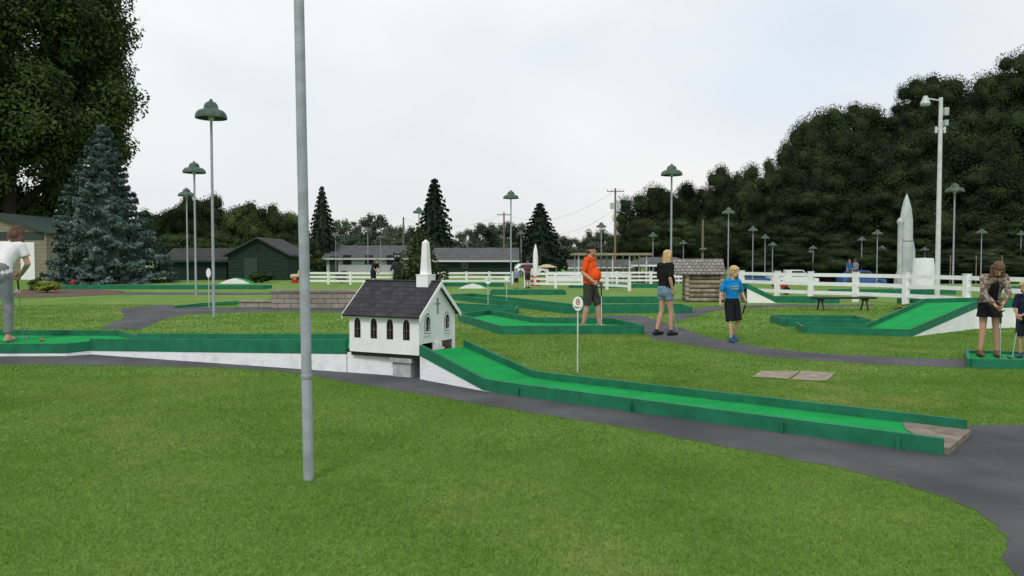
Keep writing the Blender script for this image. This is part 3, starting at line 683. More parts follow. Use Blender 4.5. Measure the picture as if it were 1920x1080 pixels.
car('white pickup truck parked beyond the right fence',1485,84,.1,5.2,1.9,1.75,M['white'],'pickup_truck','truck')
car('blue car parked left of the white pickup truck',1412,84,.15,4.4,1.75,1.45,M['bluecar'])
car('blue van parked beyond the fence right of the pickup truck',1615,82,0,4.6,1.8,1.7,M['bluecar'],'van','van')
car('red car parked behind the distant fence near the pickup truck',1550,90,.1,4.3,1.75,1.45,M['red'])
car('white car parked left of the yellow canopy in the distance',994,95,.2,4.3,1.75,1.5,M['white'])
x=XX(1025,88); t=thing('canopy_tent','small yellow canopy tent in the distance right of the white rocket','canopy',(x,88,Hf(x,88)))
MB().lathe([(1.2,1.25),(.8,1.42),(.3,1.58),(0,1.6)],n=4).build('canopy',M['yellow'],t)
for a in range(4): MB().tube((1.1*math.cos(a*math.pi/2),1.1*math.sin(a*math.pi/2),0),(1.1*math.cos(a*math.pi/2),1.1*math.sin(a*math.pi/2),1.3),.03,n=6).build('pole',M['poleW'],t)

# ---------------------------------------------------------------- utility poles & wires
def upole(px,ty,Y,label,cross=True,trans=False):
    x=XX(px,Y); b=Hf(x,Y); h=D(px,ty,Y).z-b; t=thing('utility_pole',label,'utility pole',(x,Y,b),0,'utility poles')
    MB().tube((0,0,0),(0,0,h),.15,.11,n=10).build('pole',M['wood'],t)
    if cross:
        MB().bb(-1.0,1.0,-.2,-.14,h-.42,h-.32).build('crossarm',M['wood'],t)
        for k in(-.95,-.45,.45,.95): MB().tube((k,-.17,h-.32),(k,-.17,h-.14),.04,n=6).build('insulator',M['steel'],t)
    if trans:
        for k in(-.4,.4): MB().tube((k,-.15,h-2.4),(k,-.15,h-1.7),.22,n=12).build('transformer',M['silver'],t)
    return Vector((x,Y,b+h-.2))
u=[upole(757,407,110,'thin utility pole left of the tall spruce',False),upole(843,420,105,'utility pole right of the tall spruce',False),upole(945,398,110,'utility pole left of the hooded lamp above the rocket'),upole(1153,353,90,'utility pole with crossarm and two transformers behind the man in orange',True,True),upole(1317,412,88,'utility pole in front of the dark trees at right of centre',False)]
def wire(a,b,sag,label):
    mb=MB(); prev=None
    for k in range(17):
        q=a.lerp(b,k/16)-Vector((0,0,sag*4*(k/16)*(1-k/16)))
        if prev is not None: mb.tube(prev,q,.010,n=4,cap=False)
        prev=q
    tag(mb.build('power_line',M['wire']),label,'power line','power lines')
wire(u[0],u[2],1.5,'thin power line between the left and middle utility poles')
wire(u[2],u[3],2.0,'power line rising to the transformer pole from the left')
wire(u[3],u[4],1.6,'power line sagging right from the transformer pole')
wire(u[2]-Vector((0,0,1)),u[3]-Vector((0,0,2.2)),2.5,'lower power line left of the transformer pole')

# ---------------------------------------------------------------- vegetation
def cube_sphere(n=4):
    vs=[];fs=[]
    for ax in range(3):
        for sg in(-1,1):
            o=len(vs)
            for i in range(n+1):
                for j in range(n+1):
                    p=[0,0,0]; p[ax]=sg; p[(ax+1)%3]=-1+2*i/n; p[(ax+2)%3]=-1+2*j/n
                    v=np.array(p,float); vs.append(v/np.linalg.norm(v))
            for i in range(n):
                for j in range(n): a=o+i*(n+1)+j; fs.append((a,a+1,a+n+2,a+n+1))
    return np.array(vs),np.array(fs)
CSV,CSF=cube_sphere(3)
def quads(c,nrm,size,r):
    n=len(c); a=r.normal(size=(n,3)); a-= (a*nrm).sum(1)[:,None]*nrm; a/=np.linalg.norm(a,axis=1)[:,None]+1e-9
    b=np.cross(nrm,a); s=size[:,None]
    return np.stack([c-a*s-b*s*.6,c+a*s-b*s*.6,c+a*s+b*s*.6,c-a*s+b*s*.6],1).reshape(-1,3)
def crown(name,m,n,M_=60,leaf=.02,seed=1,rx=.5,rz=.5,cz=.5,crad=(.10,.19),core=.72,shell=(.5,1.25),asp=1.0,wobk=1.0):
    r=np.random.default_rng(seed)
    d=r.normal(size=(M_,3)); d/=np.linalg.norm(d,axis=1)[:,None]
    rad=r.uniform(.25,1,M_)**.45
    cr=r.uniform(crad[0],crad[1],M_)
    wob=1+wobk*(.20*np.sin(d[:,0]*4+seed)+.14*np.sin(d[:,2]*5+seed*2))
    mr=np.mean(crad)
    c=d*rad[:,None]*np.array([rx-mr,rx-mr,(rz*asp-mr)])*wob[:,None]
    c+= np.array([0,0,cz*asp])
    w=cr**2; k=r.choice(M_,n,p=w/w.sum())
    e=r.normal(size=(n,3)); e/=np.linalg.norm(e,axis=1)[:,None]
    rr=(r.uniform(shell[0],shell[1],n))
    P=c[k]+e*(cr[k]*rr)[:,None]*np.array([1,1,.85])
    nr=e+r.normal(size=(n,3))*.5+np.array([0,0,.45]); nr/=np.linalg.norm(nr,axis=1)[:,None]
    Q=quads(P,nr,leaf*r.uniform(.6,1.4,n),r)
    V=[Q];Fs=[];o=len(Q)
    for i in range(M_):  # solid lumps added inside the leaf clumps to block light
        j=1+.15*np.sin(CSV[:,:1]*9+i)*np.cos(CSV[:,1:2]*7+i)
        V.append(c[i]+CSV*cr[i]*core*j*np.array([1,1,.8])); Fs.append(CSF+o); o+=len(CSV)
    V=np.concatenate(V); V[:,2]/=asp
    return npmesh(name,V,n,m,Fq=np.concatenate(Fs))
def conifer(name,m,n,levels=26,R=.30,seed=1,leaf=.014,droop=.25,z0=.04,up=.0,nb=11,lk=.17):
    r=np.random.default_rng(seed)
    lv=(r.integers(0,levels,n)); zf=z0+(1-z0)*(lv/levels)**1.05
    br=r.integers(0,nb,n); ang=(br/nb*2*math.pi+lv*1.7+np.sin(lv*3.1+br*1.3)*.25)
    tt=r.uniform(0,1,n)**.6
    br_len=R*(1-zf)**.85*(.78+.3*np.sin(lv*5.3+br*2.9+seed))+.012
    lat=r.normal(0,1,n)*lk*br_len*(1.05-tt)+r.normal(0,.004,n)
    rad=tt*br_len; x=np.cos(ang)*rad-np.sin(ang)*lat; y=np.sin(ang)*rad+np.cos(ang)*lat
    z=zf-droop*rad+up*rad*tt+r.normal(0,.006,n)-np.abs(lat)*.25
    P=np.stack([x,y,np.clip(z,.005,1)],1)
    nr=np.stack([np.cos(ang)*.45,np.sin(ang)*.45,np.ones(n)*.8],1)+r.normal(size=(n,3))*.45; nr/=np.linalg.norm(nr,axis=1)[:,None]
    Q=quads(P,nr,leaf*r.uniform(.6,1.4,n)*(1.15-.5*zf),r)
    K=12; cone=[];fs=[]
    for h_,q in((z0+.02,R*.5),(.5,R*.27),(.97,.004)):
        for i in range(K): a=i/K*2*math.pi; cone.append((q*math.cos(a),q*math.sin(a),h_))
    o=len(Q)
    for j in range(2):
        for i in range(K): fs.append((o+j*K+i,o+j*K+(i+1)%K,o+(j+1)*K+(i+1)%K,o+(j+1)*K+i))
    return npmesh(name,np.concatenate([Q,np.array(cone)]),n,m,Fq=np.array(fs))
def trunk_mesh(h=1,r=.03,limbs=5,seed=1,z0=.25,spread=.3):
    rr=random.Random(seed); mb=MB(); prev=Vector((0,0,-.01)); pr=r
    for k in range(1,6):
        q=Vector((rr.uniform(-.02,.02),rr.uniform(-.02,.02),h*.8*k/5)); nr=r*(1-.8*k/5); mb.tube(prev,q,pr,nr,n=8,cap=False); prev=q;pr=nr
    for k in range(limbs):
        a=k*2.4+rr.random(); z=z0+(h-z0)*.45*k/limbs; p=Vector((0,0,z)); q=Vector((math.cos(a)*spread*.5,math.sin(a)*spread*.5,z+.12)); w=Vector((math.cos(a)*spread,math.sin(a)*spread,z+.26))
        mb.tube(p,q,r*.5,r*.3,n=6,cap=False); mb.tube(q,w,r*.3,r*.12,n=6,cap=False)
    return mb
TM=trunk_mesh().build('t',M['bark']); TME=TM.data; bpy.data.objects.remove(TM)
TC=MB().tube((0,0,-.01),(0,0,.95),.022,.004,n=8).build('t',M['bark']); TCE=TC.data; bpy.data.objects.remove(TC)
VAR={}
VAR['hill']=[crown('crown',M['leafB'],40000,60,.0072,s,.5,.46,.54,(.08,.17),shell=(.72,1.25),asp=1.4,core=.68,wobk=1.1) for s in(1,2,3,4,5,16)]
VAR['mid']=[crown('crown',M['leafC'],18000,60,.0098,s,.5,.47,.54,(.09,.17),shell=(.65,1.2),asp=1.1) for s in(5,6,7)]
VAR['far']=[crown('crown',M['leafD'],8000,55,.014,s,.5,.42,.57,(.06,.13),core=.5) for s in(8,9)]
VAR['con']=[conifer('crown',M['needle'],12000,24,.5,s,.019,.35) for s in(11,12,13)]
VAR['arb']=[conifer('crown',M['leafC'],14000,40,.5,14,.016,-.25)]
ALLT={'hill':[],'mid':[],'far':[],'con':[]}
def tree(kind,px,ty,wpx,Y,label=None,name=None,base=None):
    x=XX(px,Y); b=Hf(x,Y) if base is None else base; z=D(px,ty,Y).z; h=z-b; w=wpx/F*Y
    con=kind in('con','arb')
    t=thing(name or ('conifer_tree' if con else 'broadleaf_tree'),label or '', 'tree',(x,Y,b),random.uniform(0,6.28),{'hill':'dark trees of the wood on the right','mid':'green trees along the back left','far':'hazy distant trees','con':'tall dark conifers in the distance','arb':None}[kind])
    link('trunk',TCE if con else TME,t); link('crown',random.choice(VAR[kind]),t); t.scale=(w,w,h)
    if kind in ALLT and not label: ALLT[kind].append(t)
    return t
for px,ty,w,Y in[(290,388,80,100),(325,380,90,98),(372,358,95,96),(410,350,85,90),(452,372,100,84),(500,378,100,80),(545,385,90,84),(340,430,130,75),(420,425,130,74),(515,430,130,72),(570,440,80,80),(475,400,90,95),(260,400,90,90)]: tree('mid',px,ty,w,Y)
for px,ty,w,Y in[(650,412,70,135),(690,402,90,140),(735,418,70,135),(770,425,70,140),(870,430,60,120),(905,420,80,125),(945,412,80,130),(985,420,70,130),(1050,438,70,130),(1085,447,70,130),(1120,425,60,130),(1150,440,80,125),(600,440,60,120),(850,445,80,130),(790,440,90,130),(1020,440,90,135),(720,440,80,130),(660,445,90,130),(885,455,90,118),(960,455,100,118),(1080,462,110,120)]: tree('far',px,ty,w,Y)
for px,ty,w,Y,l in[(605,345,66,95,'tall narrow dark conifer right of the nearest pole'),(815,330,92,105,'tall dark spruce rising above the chapel steeple'),(1012,377,104,110,'broad dark conifer right of the central hooded lamp')]: tree('con',px,ty,w*1.45,Y,l)
for px,ty,w,Y in[(1195,352,80,112),(1240,330,95,112),(1292,336,85,115),(1328,345,70,112),(1215,400,110,100),(1280,410,110,98),(1348,322,75,108),(1386,290,92,108),(1425,322,70,104),(1350,405,120,98),(1410,415,120,96),
  (1462,276,75,112),(1492,238,95,116),(1545,192,115,120),(1612,180,120,124),(1662,212,80,122),(1704,160,95,126),(1762,124,120,128),(1818,158,90,126),(1868,112,110,126),(1925,70,130,124),(1995,55,150,124),
  (1455,330,110,106),(1485,320,110,104),(1530,268,125,106),(1590,252,130,107),(1655,262,120,106),(1712,228,130,107),(1775,204,140,107),(1840,215,130,106),(1905,180,150,106),(1970,170,150,106),
  (1505,370,130,100),(1575,352,130,100),(1640,356,130,100),(1708,338,140,100),(1780,326,150,100),(1850,322,150,99),(1925,310,150,99),
  (1460,430,130,94),(1530,435,130,94),(1600,430,140,95),(1680,435,140,95),(1760,430,140,94),(1840,425,140,93),(1920,415,150,92)]: tree('hill',px,ty-6,w*1.25,Y)
for px in range(1440,2000,62): tree('hill',px,462,140,88)
ordlabel(ALLT['mid'],'leafy green tree in the back left row, # of that row')
ordlabel(ALLT['far'],'hazy far tree on the central horizon, # of them')
for i,o in enumerate(sorted(ALLT['hill'],key=lambda o:proj(o.location)[0])):
    o['label']='dark tree of the wood on the right, '+('leftmost' if i==0 else ('tree %d from the left'%(i+1)))
tree('arb',788,426,112,42,'dense cone shaped green bush behind the steeple','cone_bush',0)
bigc=crown('crown',M['leafA'],210000,170,.0048,21,.5,.46,.58,(.04,.10),core=.5,shell=(.45,1.3),asp=1.15,wobk=1.15)
tb=trunk_mesh(1,.026,7,4,.2,.3).build('t',M['bark']); tbe=tb.data; bpy.data.objects.remove(tb)
t=thing('broadleaf_tree','huge dark leafy tree towering over the left edge','tree',(XX(32,74),74,0)); t.scale=(28.5,28.5,32.5); link('crown',bigc,t); link('trunk',tbe,t)
blc=conifer('crown',M['blue'],110000,26,.5,31,.0085,.20,.02,.14,nb=15,lk=.22)
t=thing('blue_spruce','big blue spruce in front of the large tree at left','tree',G(197,531)); t.scale=(8.7,8.7,10.5); link('crown',blc,t); link('trunk',TCE,t)
def shrub(px,py,w,h,m,label,seed,n=2500,name='shrub'):
    c=crown('foliage',m,n,26,.035,seed,.5,.5,.45,(.12,.22)); p=G(px,py); t=thing(name,label,'shrub',p); t.scale=(w,w,h); link('foliage',c,t); link('stem',TME,t)
shrub(490,530,1.8,.85,M['leafA'],'low dark round shrub in front of the green shed',41)
shrub(88,549,1.4,.65,M['leafY'],'yellow green shrub in the mulch bed at left',42)
shrub(68,545,.8,.7,M['leafC'],'small green shrub beside the yellow green one',43,1500)
shrub(1702,586,.9,.30,M['leafY'],'small yellow flowering plant in front of the right fence',44,1200)
shrub(640,531,1.0,1.0,M['leafC'],'small green bush by the fence right of the nearest pole',45,1500)
for px,py,s,l in((8,553,.35,'tan rock at the left edge of the mulch bed'),(30,552,.25,'small tan rock right of the larger one')):
    p=G(px,py); mb=MB().ball((0,0,s*.3),(s,s*.7,s*.5),n=10,k=7); mb.v=[(v[0]+random.uniform(-.06,.06)*s*3,v[1],v[2]+random.uniform(-.05,.05)*s*3) for v in mb.v]; o=mb.build('rock',M['rock']); o.location=p; tag(o,l,'rock')
p=G(137,537); t=thing('fire_hydrant','small red fire hydrant beside the blue spruce','hydrant',p); t.scale=(.7,.7,.6)
MB().lathe([(.17,0),(.17,.05),(.11,.06),(.11,.45),(.14,.47),(.13,.55),(.06,.62),(0,.63)],n=14).build('barrel',M['red'],t,smooth=True); MB().tube((-.18,0,.35),(.18,0,.35),.05,n=8).build('nozzle',M['red'],t)

p=G(1530,583); t=thing('bench','long dark backless bench on the lawn before the right fence','bench',p,.05)
mb=MB()
for k in range(3): mb.bb(0,1.85,k*.14,k*.14+.125,.35,.40)
mb.build('seat',M['black'],t)
for xx in(.2,1.55): 
    mb=MB().bb(xx,xx+.06,.02,.38,.29,.348); mb.tube((xx+.03,.1,.29),(xx+.03,-.02,0),.025,n=6); mb.tube((xx+.03,.3,.29),(xx+.03,.42,0),.025,n=6); mb.build('leg',M['black'],t)
p=G(1491,556); t=thing('red_cart','small red cart behind the right fence rails','cart',(p.x,p.y+1.6,0))
MB().plate([(-.22,.28),(.22,.28),(.32,.48),(-.32,.48)],[],lambda u,v,k:(u,k,v),.5).build('tub',M['red'],t)
for s in(-.2,.2): MB().tube((s,-.03,.18),(s,.03,.18),.18,n=16).build('wheel',M['dark'],t)
p=G(1398,556); t=thing('trash_bin','black trash bin just right of the log cabin','bin',(p.x,p.y+1.2,0)); MB().lathe([(.22,0),(.26,.7),(.28,.72),(.28,.78),(.1,.88),(0,.9)],n=16).build('drum',M['black'],t,smooth=True); MB().lathe([(.265,.35),(.27,.36),(.27,.38),(.255,.39)],n=16).build('band',M['steel'],t)
p=G(553,531); t=thing('red_yellow_sign','small red and yellow sign shaped like a ride figure beyond the nearest pole','playground toy',p); t.scale=(.8,.8,.8)  # red and yellow sign, modelled as a ride figure
MB().lathe([(.3,0),(.28,.3),(.0,.31)],n=12).build('base',M['red'],t); mb=MB().cap((-.2,0,.55),(.25,0,.6),.2,.15); mb.cap((.25,0,.6),(.38,0,.95),.1,.12); mb.cap((0,0,.25),(0,0,.5),.1,.1); voxel(mb,'figure',M['yellow'],t,.03)

# ---------------------------------------------------------------- people
def hand(mb,w,d,n,side):
    d=d.normalized(); n=(n-d*n.dot(d)).normalized(); t=d.cross(n)*side
    for i in range(4):
        o=t*(-.03+.02*i); k=w+d*.08+o
        mb.cap(w+o*.5,k,.015,.0125)
        f=(.85,1.0,1.05,.92)[i]; p=k
        for ang,l in((35,.034),(80,.026),(120,.02)):
            a=math.radians(ang); q=p+(d*math.cos(a)+n*math.sin(a))*l*f; mb.cap(p,q,.0095,.0088); p=q
    p=w+d*.025+t*.028; q=p+(d*.5+t*.55+n*.45).normalized()*.04; mb.cap(p,q,.013,.011); mb.cap(q,q+(d*.6+n*.8).normalized()*.03,.011,.0095)
DEF=dict(pel=(0,0,.93),wai=(0,0,1.08),che=(0,0,1.29),nek=(0,0,1.46),hed=(0,-.02,1.615),
  shL=(.175,0,1.41),elL=(.225,.03,1.14),wrL=(.235,-.04,.90),shR=(-.175,0,1.41),elR=(-.225,.03,1.14),wrR=(-.235,-.04,.90),
  hiL=(.09,0,.90),knL=(.10,-.02,.49),anL=(.105,.02,.085),hiR=(-.09,0,.90),knR=(-.10,-.02,.49),anR=(-.105,.02,.085),
  fdL=(0,-1,0),fdR=(0,-1,0),hf=(0,-1,0),hu=(0,0,1))
def person(label,loc,rz,s,pose,spec,vox=.008):
    J={k:Vector(v) for k,v in DEF.items()}; J.update({k:Vector(v) for k,v in pose.items()})
    t=thing('person',label,'person',loc,rz); t.scale=(s,s,s)
    fat=spec.get('fat',0); gw=spec.get('gw',1.0); hs=spec.get('head',1.0)
    sh=(J['shL']-J['shR']).normalized(); hp=(J['hiL']-J['hiR']).normalized()
    def torso(mb,e,lowz=0,flat=False):
        a=J['pel'];b=J['wai'];c=J['che']
        for sg in(-1,1):
            mb.cap(a+hp*.062*sg,b+sh*.05*sg,.105*gw+e,.092*gw+e+fat*.5); mb.cap(b+sh*.05*sg,c+sh*.068*sg,.092*gw+e+fat*.5,.102+e)
            mb.cap(c+sh*.06*sg,J['nek']+sh*.04*sg-Vector((0,0,.06)),.10+e,.06+e)
        if fat:
            mb.ball(b+Vector((0,-1,0))*.05+Vector((0,0,.02)),(.16+e,.13+e+fat,.16+e))
        mb.cap(J['shL']-sh*.01,J['shR']+sh*.01,.058+e,.058+e)
    body=MB(); torso(body,0)
    hu=J['hu'].normalized(); hf=J['hf'].normalized(); hx=hf.cross(hu).normalized(); hf=hu.cross(hx).normalized()
    R=Matrix((hx,hf,hu)).transposed(); hc=J['hed']; q3=lambda *a: tuple(v*hs for v in a)
    body.cap(J['nek']-Vector((0,0,.04)),hc-hu*.06-hf*.015,.056,.052)
    body.ball(hc+hu*.02*hs,q3(.075,.092,.10),R,16,12); body.ball(hc+(hf*.028-hu*.055)*hs,q3(.054,.058,.055),R)
    body.cap(hc+(hf*.088+hu*.005)*hs,hc+(hf*.104-hu*.03)*hs,.011,.015)
    for sg in(-1,1): body.ball(hc+(hx*.076*sg-hu*.005)*hs,(.012,.02,.03),R)
    sp_=spec
    for S,sg in(('L',1),('R',-1)):
        a,b,c=J['sh'+S],J['el'+S],J['wr'+S]; lim=sp_.get('limb',1.0)
        body.cap(a,b,.047*lim,.037*lim); body.cap(b,b.lerp(c,.3),.037*lim,.037*lim); body.cap(b.lerp(c,.3),c,.037*lim,.025*lim)
        hd=(c-b).normalized(); hand(body,c,hd,Vector(sp_.get('palm'+S,(-sg,0,0))),-sg if S=='L' else 1)
        a,b,c=J['hi'+S],J['kn'+S],J['an'+S]
        body.cap(a,b,.085*lim,.053*lim); m=b.lerp(c,.3); body.cap(b,m,.05*lim,.054*lim); body.cap(m,c,.054*lim,.034*lim)
        fd=J['fd'+S].normalized(); g=Vector((c.x,c.y,c.z-.045)); body.cap(g-fd*.045,g+fd*.10,.036,.032); body.cap(g+fd*.10,g+fd*.165-Vector((0,0,.01)),.034,.022); body.cap(c,g,.034,.036)
    voxel(body,'body',sp_.get('skin',M['skin']),t,vox,2)
    mb=MB(); 
    for sg in(-1,1): mb.ball(hc+(hf*.086+hx*.030*sg+hu*.012)*hs,(.011,.008,.006),R)
    mb.build('eyes',M['black'],t,smooth=True)
    mb=MB().ball(hc+(hf*.083-hu*.062)*hs,(.02,.007,.005),R); mb.build('mouth',M['red'],t)
    if 'top' in sp_:
        mb=MB(); torso(mb,.016); 
        for S in'LR':
            f=sp_['sleeve']; a,b,c=J['sh'+S],J['el'+S],J['wr'+S]
            if f<=1: e=a.lerp(b,f); mb.ball(a,.068); mb.tube(a,e,.066,.064+ .012*(1-f),n=14)
            else: mb.cap(a,b,.064,.05); mb.tube(b,b.lerp(c,f-1),.052,.045,n=14); mb.ball(b,.052)
        voxel(mb,sp_.get('topname','shirt'),sp_['top'],t,.012,3)
    if 'bot' in sp_:
        mb=MB(); f=sp_['leg']
        for sg in(-1,1): mb.cap(J['pel']+hp*.055*sg+Vector((0,0,.04)),J['pel']+hp*.06*sg-Vector((0,0,.05)),.118,.122)
        if sp_.get('skirt'):
            c=(J['knL']+J['knR'])/2; a=J['pel']; e=a.lerp(c,f); mb.tube(a-Vector((0,0,.03)),e,.165,.20,n=20)
        else:
            for S in'LR':
                a,b,c=J['hi'+S],J['kn'+S],J['an'+S]; r_=sp_.get('loose',.0)
                if f<=1: e=a.lerp(b,f); mb.tube(a,e,.103,.078+.02*(1-f)+r_,n=16); mb.ball(a,.103)
                else: mb.cap(a,b,.10,.068); e=b.lerp(c,f-1); mb.ball(b,.068); mb.tube(b,e,.07,.052,n=14)
        voxel(mb,sp_.get('botname','shorts'),sp_['bot'],t,.012,2)
    if 'shoe' in sp_:
        for S in'LR':
            c=J['an'+S]; fd=J['fd'+S].normalized(); g=Vector((c.x,c.y,c.z-.04)); mb=MB()
            mb.cap(g-fd*.05,g+fd*.11,.045,.042); mb.cap(g+fd*.11,g+fd*.165,.042,.03); mb.cap(g,g+Vector((0,0,.05)),.043,.045)
            voxel(mb,'shoe',sp_['shoe'],t,.011,2)
    if 'hair' in sp_:
        mb=MB(); mb.ball(hc+(hu*.060-hf*.010)*hs,q3(.090,.100,.084),R,16,12); mb.ball(hc+(-hf*.040-hu*.005)*hs,q3(.088,.070,.090),R); L_=sp_.get('hairlen',0)
        rr=random.Random(5)
        if sp_.get('tousle'):
            for k in range(26):
                a=rr.uniform(0,6.28); b=rr.uniform(.1,1.0); v=hx*math.cos(a)*math.sin(b*1.3)+hf*math.sin(a)*math.sin(b*1.3)+hu*math.cos(b*1.3)
                mb.ball(hc+(hu*.050+v*.075)*hs,.024)
            for sx in(-.05,-.02,.015,.045): mb.cap(hc+(hf*.070+hx*sx+hu*.090)*hs,hc+(hf*.092+hx*(sx+.012)+hu*.050)*hs,.018,.012)
        if L_:
            for k in range(-3,4):
                st_=hc+hu*.02-hf*(.07-.012*abs(k))+hx*.026*k; en=st_+Vector((0,0,-L_))*(1-.05*abs(k))-hf*.02+hx*.006*k
                en=en+J.get('hairoff',Vector((0,0,0))); mb.cap(st_,en,.036,.024)
        voxel(mb,'hair',sp_['hair'],t,.010,1)
    if 'cap' in sp_:
        mb=MB(); mb.ball(hc+hu*.062-hf*.010,(.095,.108,.086),R,16,12); mb.ball(hc+hf*.13+hu*.050,(.065,.075,.012),R); voxel(mb,'cap',sp_['cap'],t,.010,1)
    bpy.context.view_layer.update()
    return t,J
def wpos(t,v): return t.matrix_world@Vector(v)
def putter(top,foot,label,face=(1,0,0)):
    t=thing('putter',label,'golf putter',foot,0,'golf putters'); f=Vector(foot); top=Vector(top)
    MB().tube((0,0,.02),top-f,.008,.009,n=8).build('shaft',M['steel'],t); d=(top-f).normalized(); L_=(top-f).length
    MB().tube(d*(L_-.22),d*(L_+.05),.014,.016,n=8).build('grip',M['black'],t)
    fc=Vector(face).normalized(); MB().box((fc.x*.05,fc.y*.05,.02),(.12,.03,.032),math.atan2(fc.y,fc.x)).build('club_head',M['steel'],t)
hairDB=mat('reddish_brown_hair',(.120,.052,.032),(.045,.020,.014),rough=.6,scale=30,bump=.6,bscale=60)
hairBR=mat('brown_hair',(.16,.085,.045),(.08,.04,.022),rough=.6,scale=30,bump=.6,bscale=60)
hairBL=mat('blond_hair',(.66,.48,.22),(.40,.27,.11),rough=.6,scale=25,bump=.6,bscale=60)
ft=G(1106,616,.05)
tm,Jm=person('man in a bright orange t-shirt and black cap standing on a green lane',(ft.x,ft.y,.05),math.radians(62),1.03,
 dict(elR=(-.26,.05,1.15),wrR=(-.22,-.16,.98),elL=(.25,.06,1.14),wrL=(.22,-.12,.95),anL=(.12,-.16,.085),knL=(.11,-.13,.49),anR=(-.12,.10,.085),knR=(-.10,.02,.49),hf=(.1,-1,-.12)),
 dict(top=cloth('orange_shirt',(.85,.10,.018)),sleeve=.85,bot=cloth('olive_shorts',(.055,.06,.048)),leg=1.0,loose=.012,shoe=mat('tan_sandals',(.28,.22,.16)),cap=M['black'],hair=hairBR,fat=.05,limb=1.1,palmL=(-1,0,0),palmR=(1,0,0)))
putter(wpos(tm,(.20,-.17,.86)),G(1128,618,.05),'putter held by the man in orange',(1,.1,0))
ft=G(1247,629); 
tw,Jw=person('blond woman in black t-shirt and denim shorts seen from the side',(ft.x,ft.y,0),math.radians(118),.985,
 dict(hed=(0,-.06,1.595),hf=(0,-1,-.35),elL=(.23,-.04,1.15),wrL=(.20,-.20,.95),elR=(-.24,.08,1.17),wrR=(-.22,.0,.93),anL=(.09,.15,.09),knL=(.09,.02,.49),anR=(-.09,-.07,.085),knR=(-.09,-.07,.49),wai=(0,.0,1.08),che=(0,-.02,1.29),pel=(0,.01,.92)),
 dict(top=cloth('black_shirt',(.014,.014,.016)),sleeve=.95,bot=cloth('denim_shorts',(.20,.30,.40)),leg=.42,shoe=M['black'],hair=hairBL,hairlen=.24,gw=.95,limb=.95,fat=.012))
putter(wpos(tw,(.16,-.24,.88)),G(1270,628),'putter held by the blond woman in black',(1,.2,0))
ft=G(1372,641); blueT=cloth('blue_shirt',(.012,.24,.62))
tb_,Jb=person('blond boy in bright blue t-shirt and black shorts walking towards the camera',(ft.x,ft.y,0),math.radians(14),.785,
 dict(elL=(.27,.04,1.18),wrL=(.29,-.10,.97),elR=(-.27,.05,1.18),wrR=(-.31,.0,.94),shL=(.16,0,1.41),shR=(-.16,0,1.41),anL=(.14,.14,.12),knL=(.12,-.04,.50),fdL=(.1,-1,-.3),anR=(-.10,-.15,.085),knR=(-.12,-.13,.50),hed=(.02,-.04,1.63),hf=(.2,-1,-.1)),
 dict(top=blueT,sleeve=.95,bot=cloth('black_shorts',(.016,.016,.020)),leg=1.0,loose=.025,shoe=mat('sandals_blue',(.02,.10,.22)),hair=hairBL,tousle=True,limb=.80,gw=.88,head=1.16,skin=mat('fair_skin',(.58,.35,.25),(.52,.30,.21),rough=.5)))
mb=MB(); rr=random.Random(3)
for r_ in range(2):
    for k in range(7): mb.box((-.085+.028*k,-.128+abs(k-3)*.004,1.30-.05*r_),(.017,.006,.028+rr.uniform(-.006,.008)))
mb.build('shirt_print',mat('yellow_print',(.6,.5,.12)),tb_)
putter(wpos(tb_,(.28,-.14,.91)),G(1374,640)+Vector((.05,.15,0)),'short putter carried by the boy in blue',(1,-.3,0))
ft=G(1853,669,.03)
tr_,Jr=person('woman with brown hair in a patterned beige cardigan bending over her putter',(ft.x,ft.y,.03),math.radians(-12),.885,
 dict(wai=(0,-.03,1.08),che=(0,-.12,1.27),nek=(0,-.22,1.41),hed=(0,-.33,1.51),shL=(.165,-.18,1.36),shR=(-.165,-.18,1.36),elL=(.19,-.27,1.10),wrL=(.06,-.40,.93),elR=(-.19,-.27,1.10),wrR=(-.03,-.40,.88),hf=(0,-.75,-.75),hu=(0,-.7,.75),anL=(.13,.0,.085),anR=(-.13,0,.085)),
 dict(top=mat('patterned_cardigan',(.36,.28,.23),(.12,.085,.075),rough=.95,scale=22,detail=2,contrast=(.45,.55)),topname='cardigan',sleeve=1.75,bot=cloth('black_dress',(.014,.014,.016)),botname='dress',leg=.55,skirt=True,shoe=mat('brown_sandals',(.16,.08,.05)),hair=hairBR,hairlen=.20,limb=.95,gw=.95,palmL=(-1,0,0),palmR=(1,0,0)))
putter(wpos(tr_,(.015,-.44,.86)),wpos(tr_,(0,-.50,0)),'putter of the woman in the beige cardigan',(1,0,0))
mb=MB(); mb.cap((0,-.11,1.02),(0,-.20,1.26),.085,.08); voxel(mb,'dress_front',cloth('black_dress_front',(.014,.014,.016)),tr_,.012)
ft=G(1921,672,.03)
tk,Jk=person('small blond child in dark navy clothes at the right edge beside the woman',(ft.x,ft.y,.03),math.radians(-60),.655,
 dict(hed=(0,-.06,1.62),hf=(0,-1,-.5),elL=(.2,-.08,1.15),wrL=(.05,-.25,1.0),elR=(-.2,-.08,1.15),wrR=(-.04,-.25,.96)),
 dict(top=cloth('navy_shirt',(.022,.026,.055)),sleeve=.95,bot=cloth('navy_shorts',(.018,.022,.036)),leg=.95,loose=.02,shoe=mat('blue_shoes',(.05,.08,.16)),hair=hairBL,tousle=True,limb=.85,head=1.2))
putter(wpos(tk,(0,-.28,.93)),wpos(tk,(-.05,-.42,0)),'short putter of the child at the right edge',(0,1,0))
ft=G(-2,642,.10)
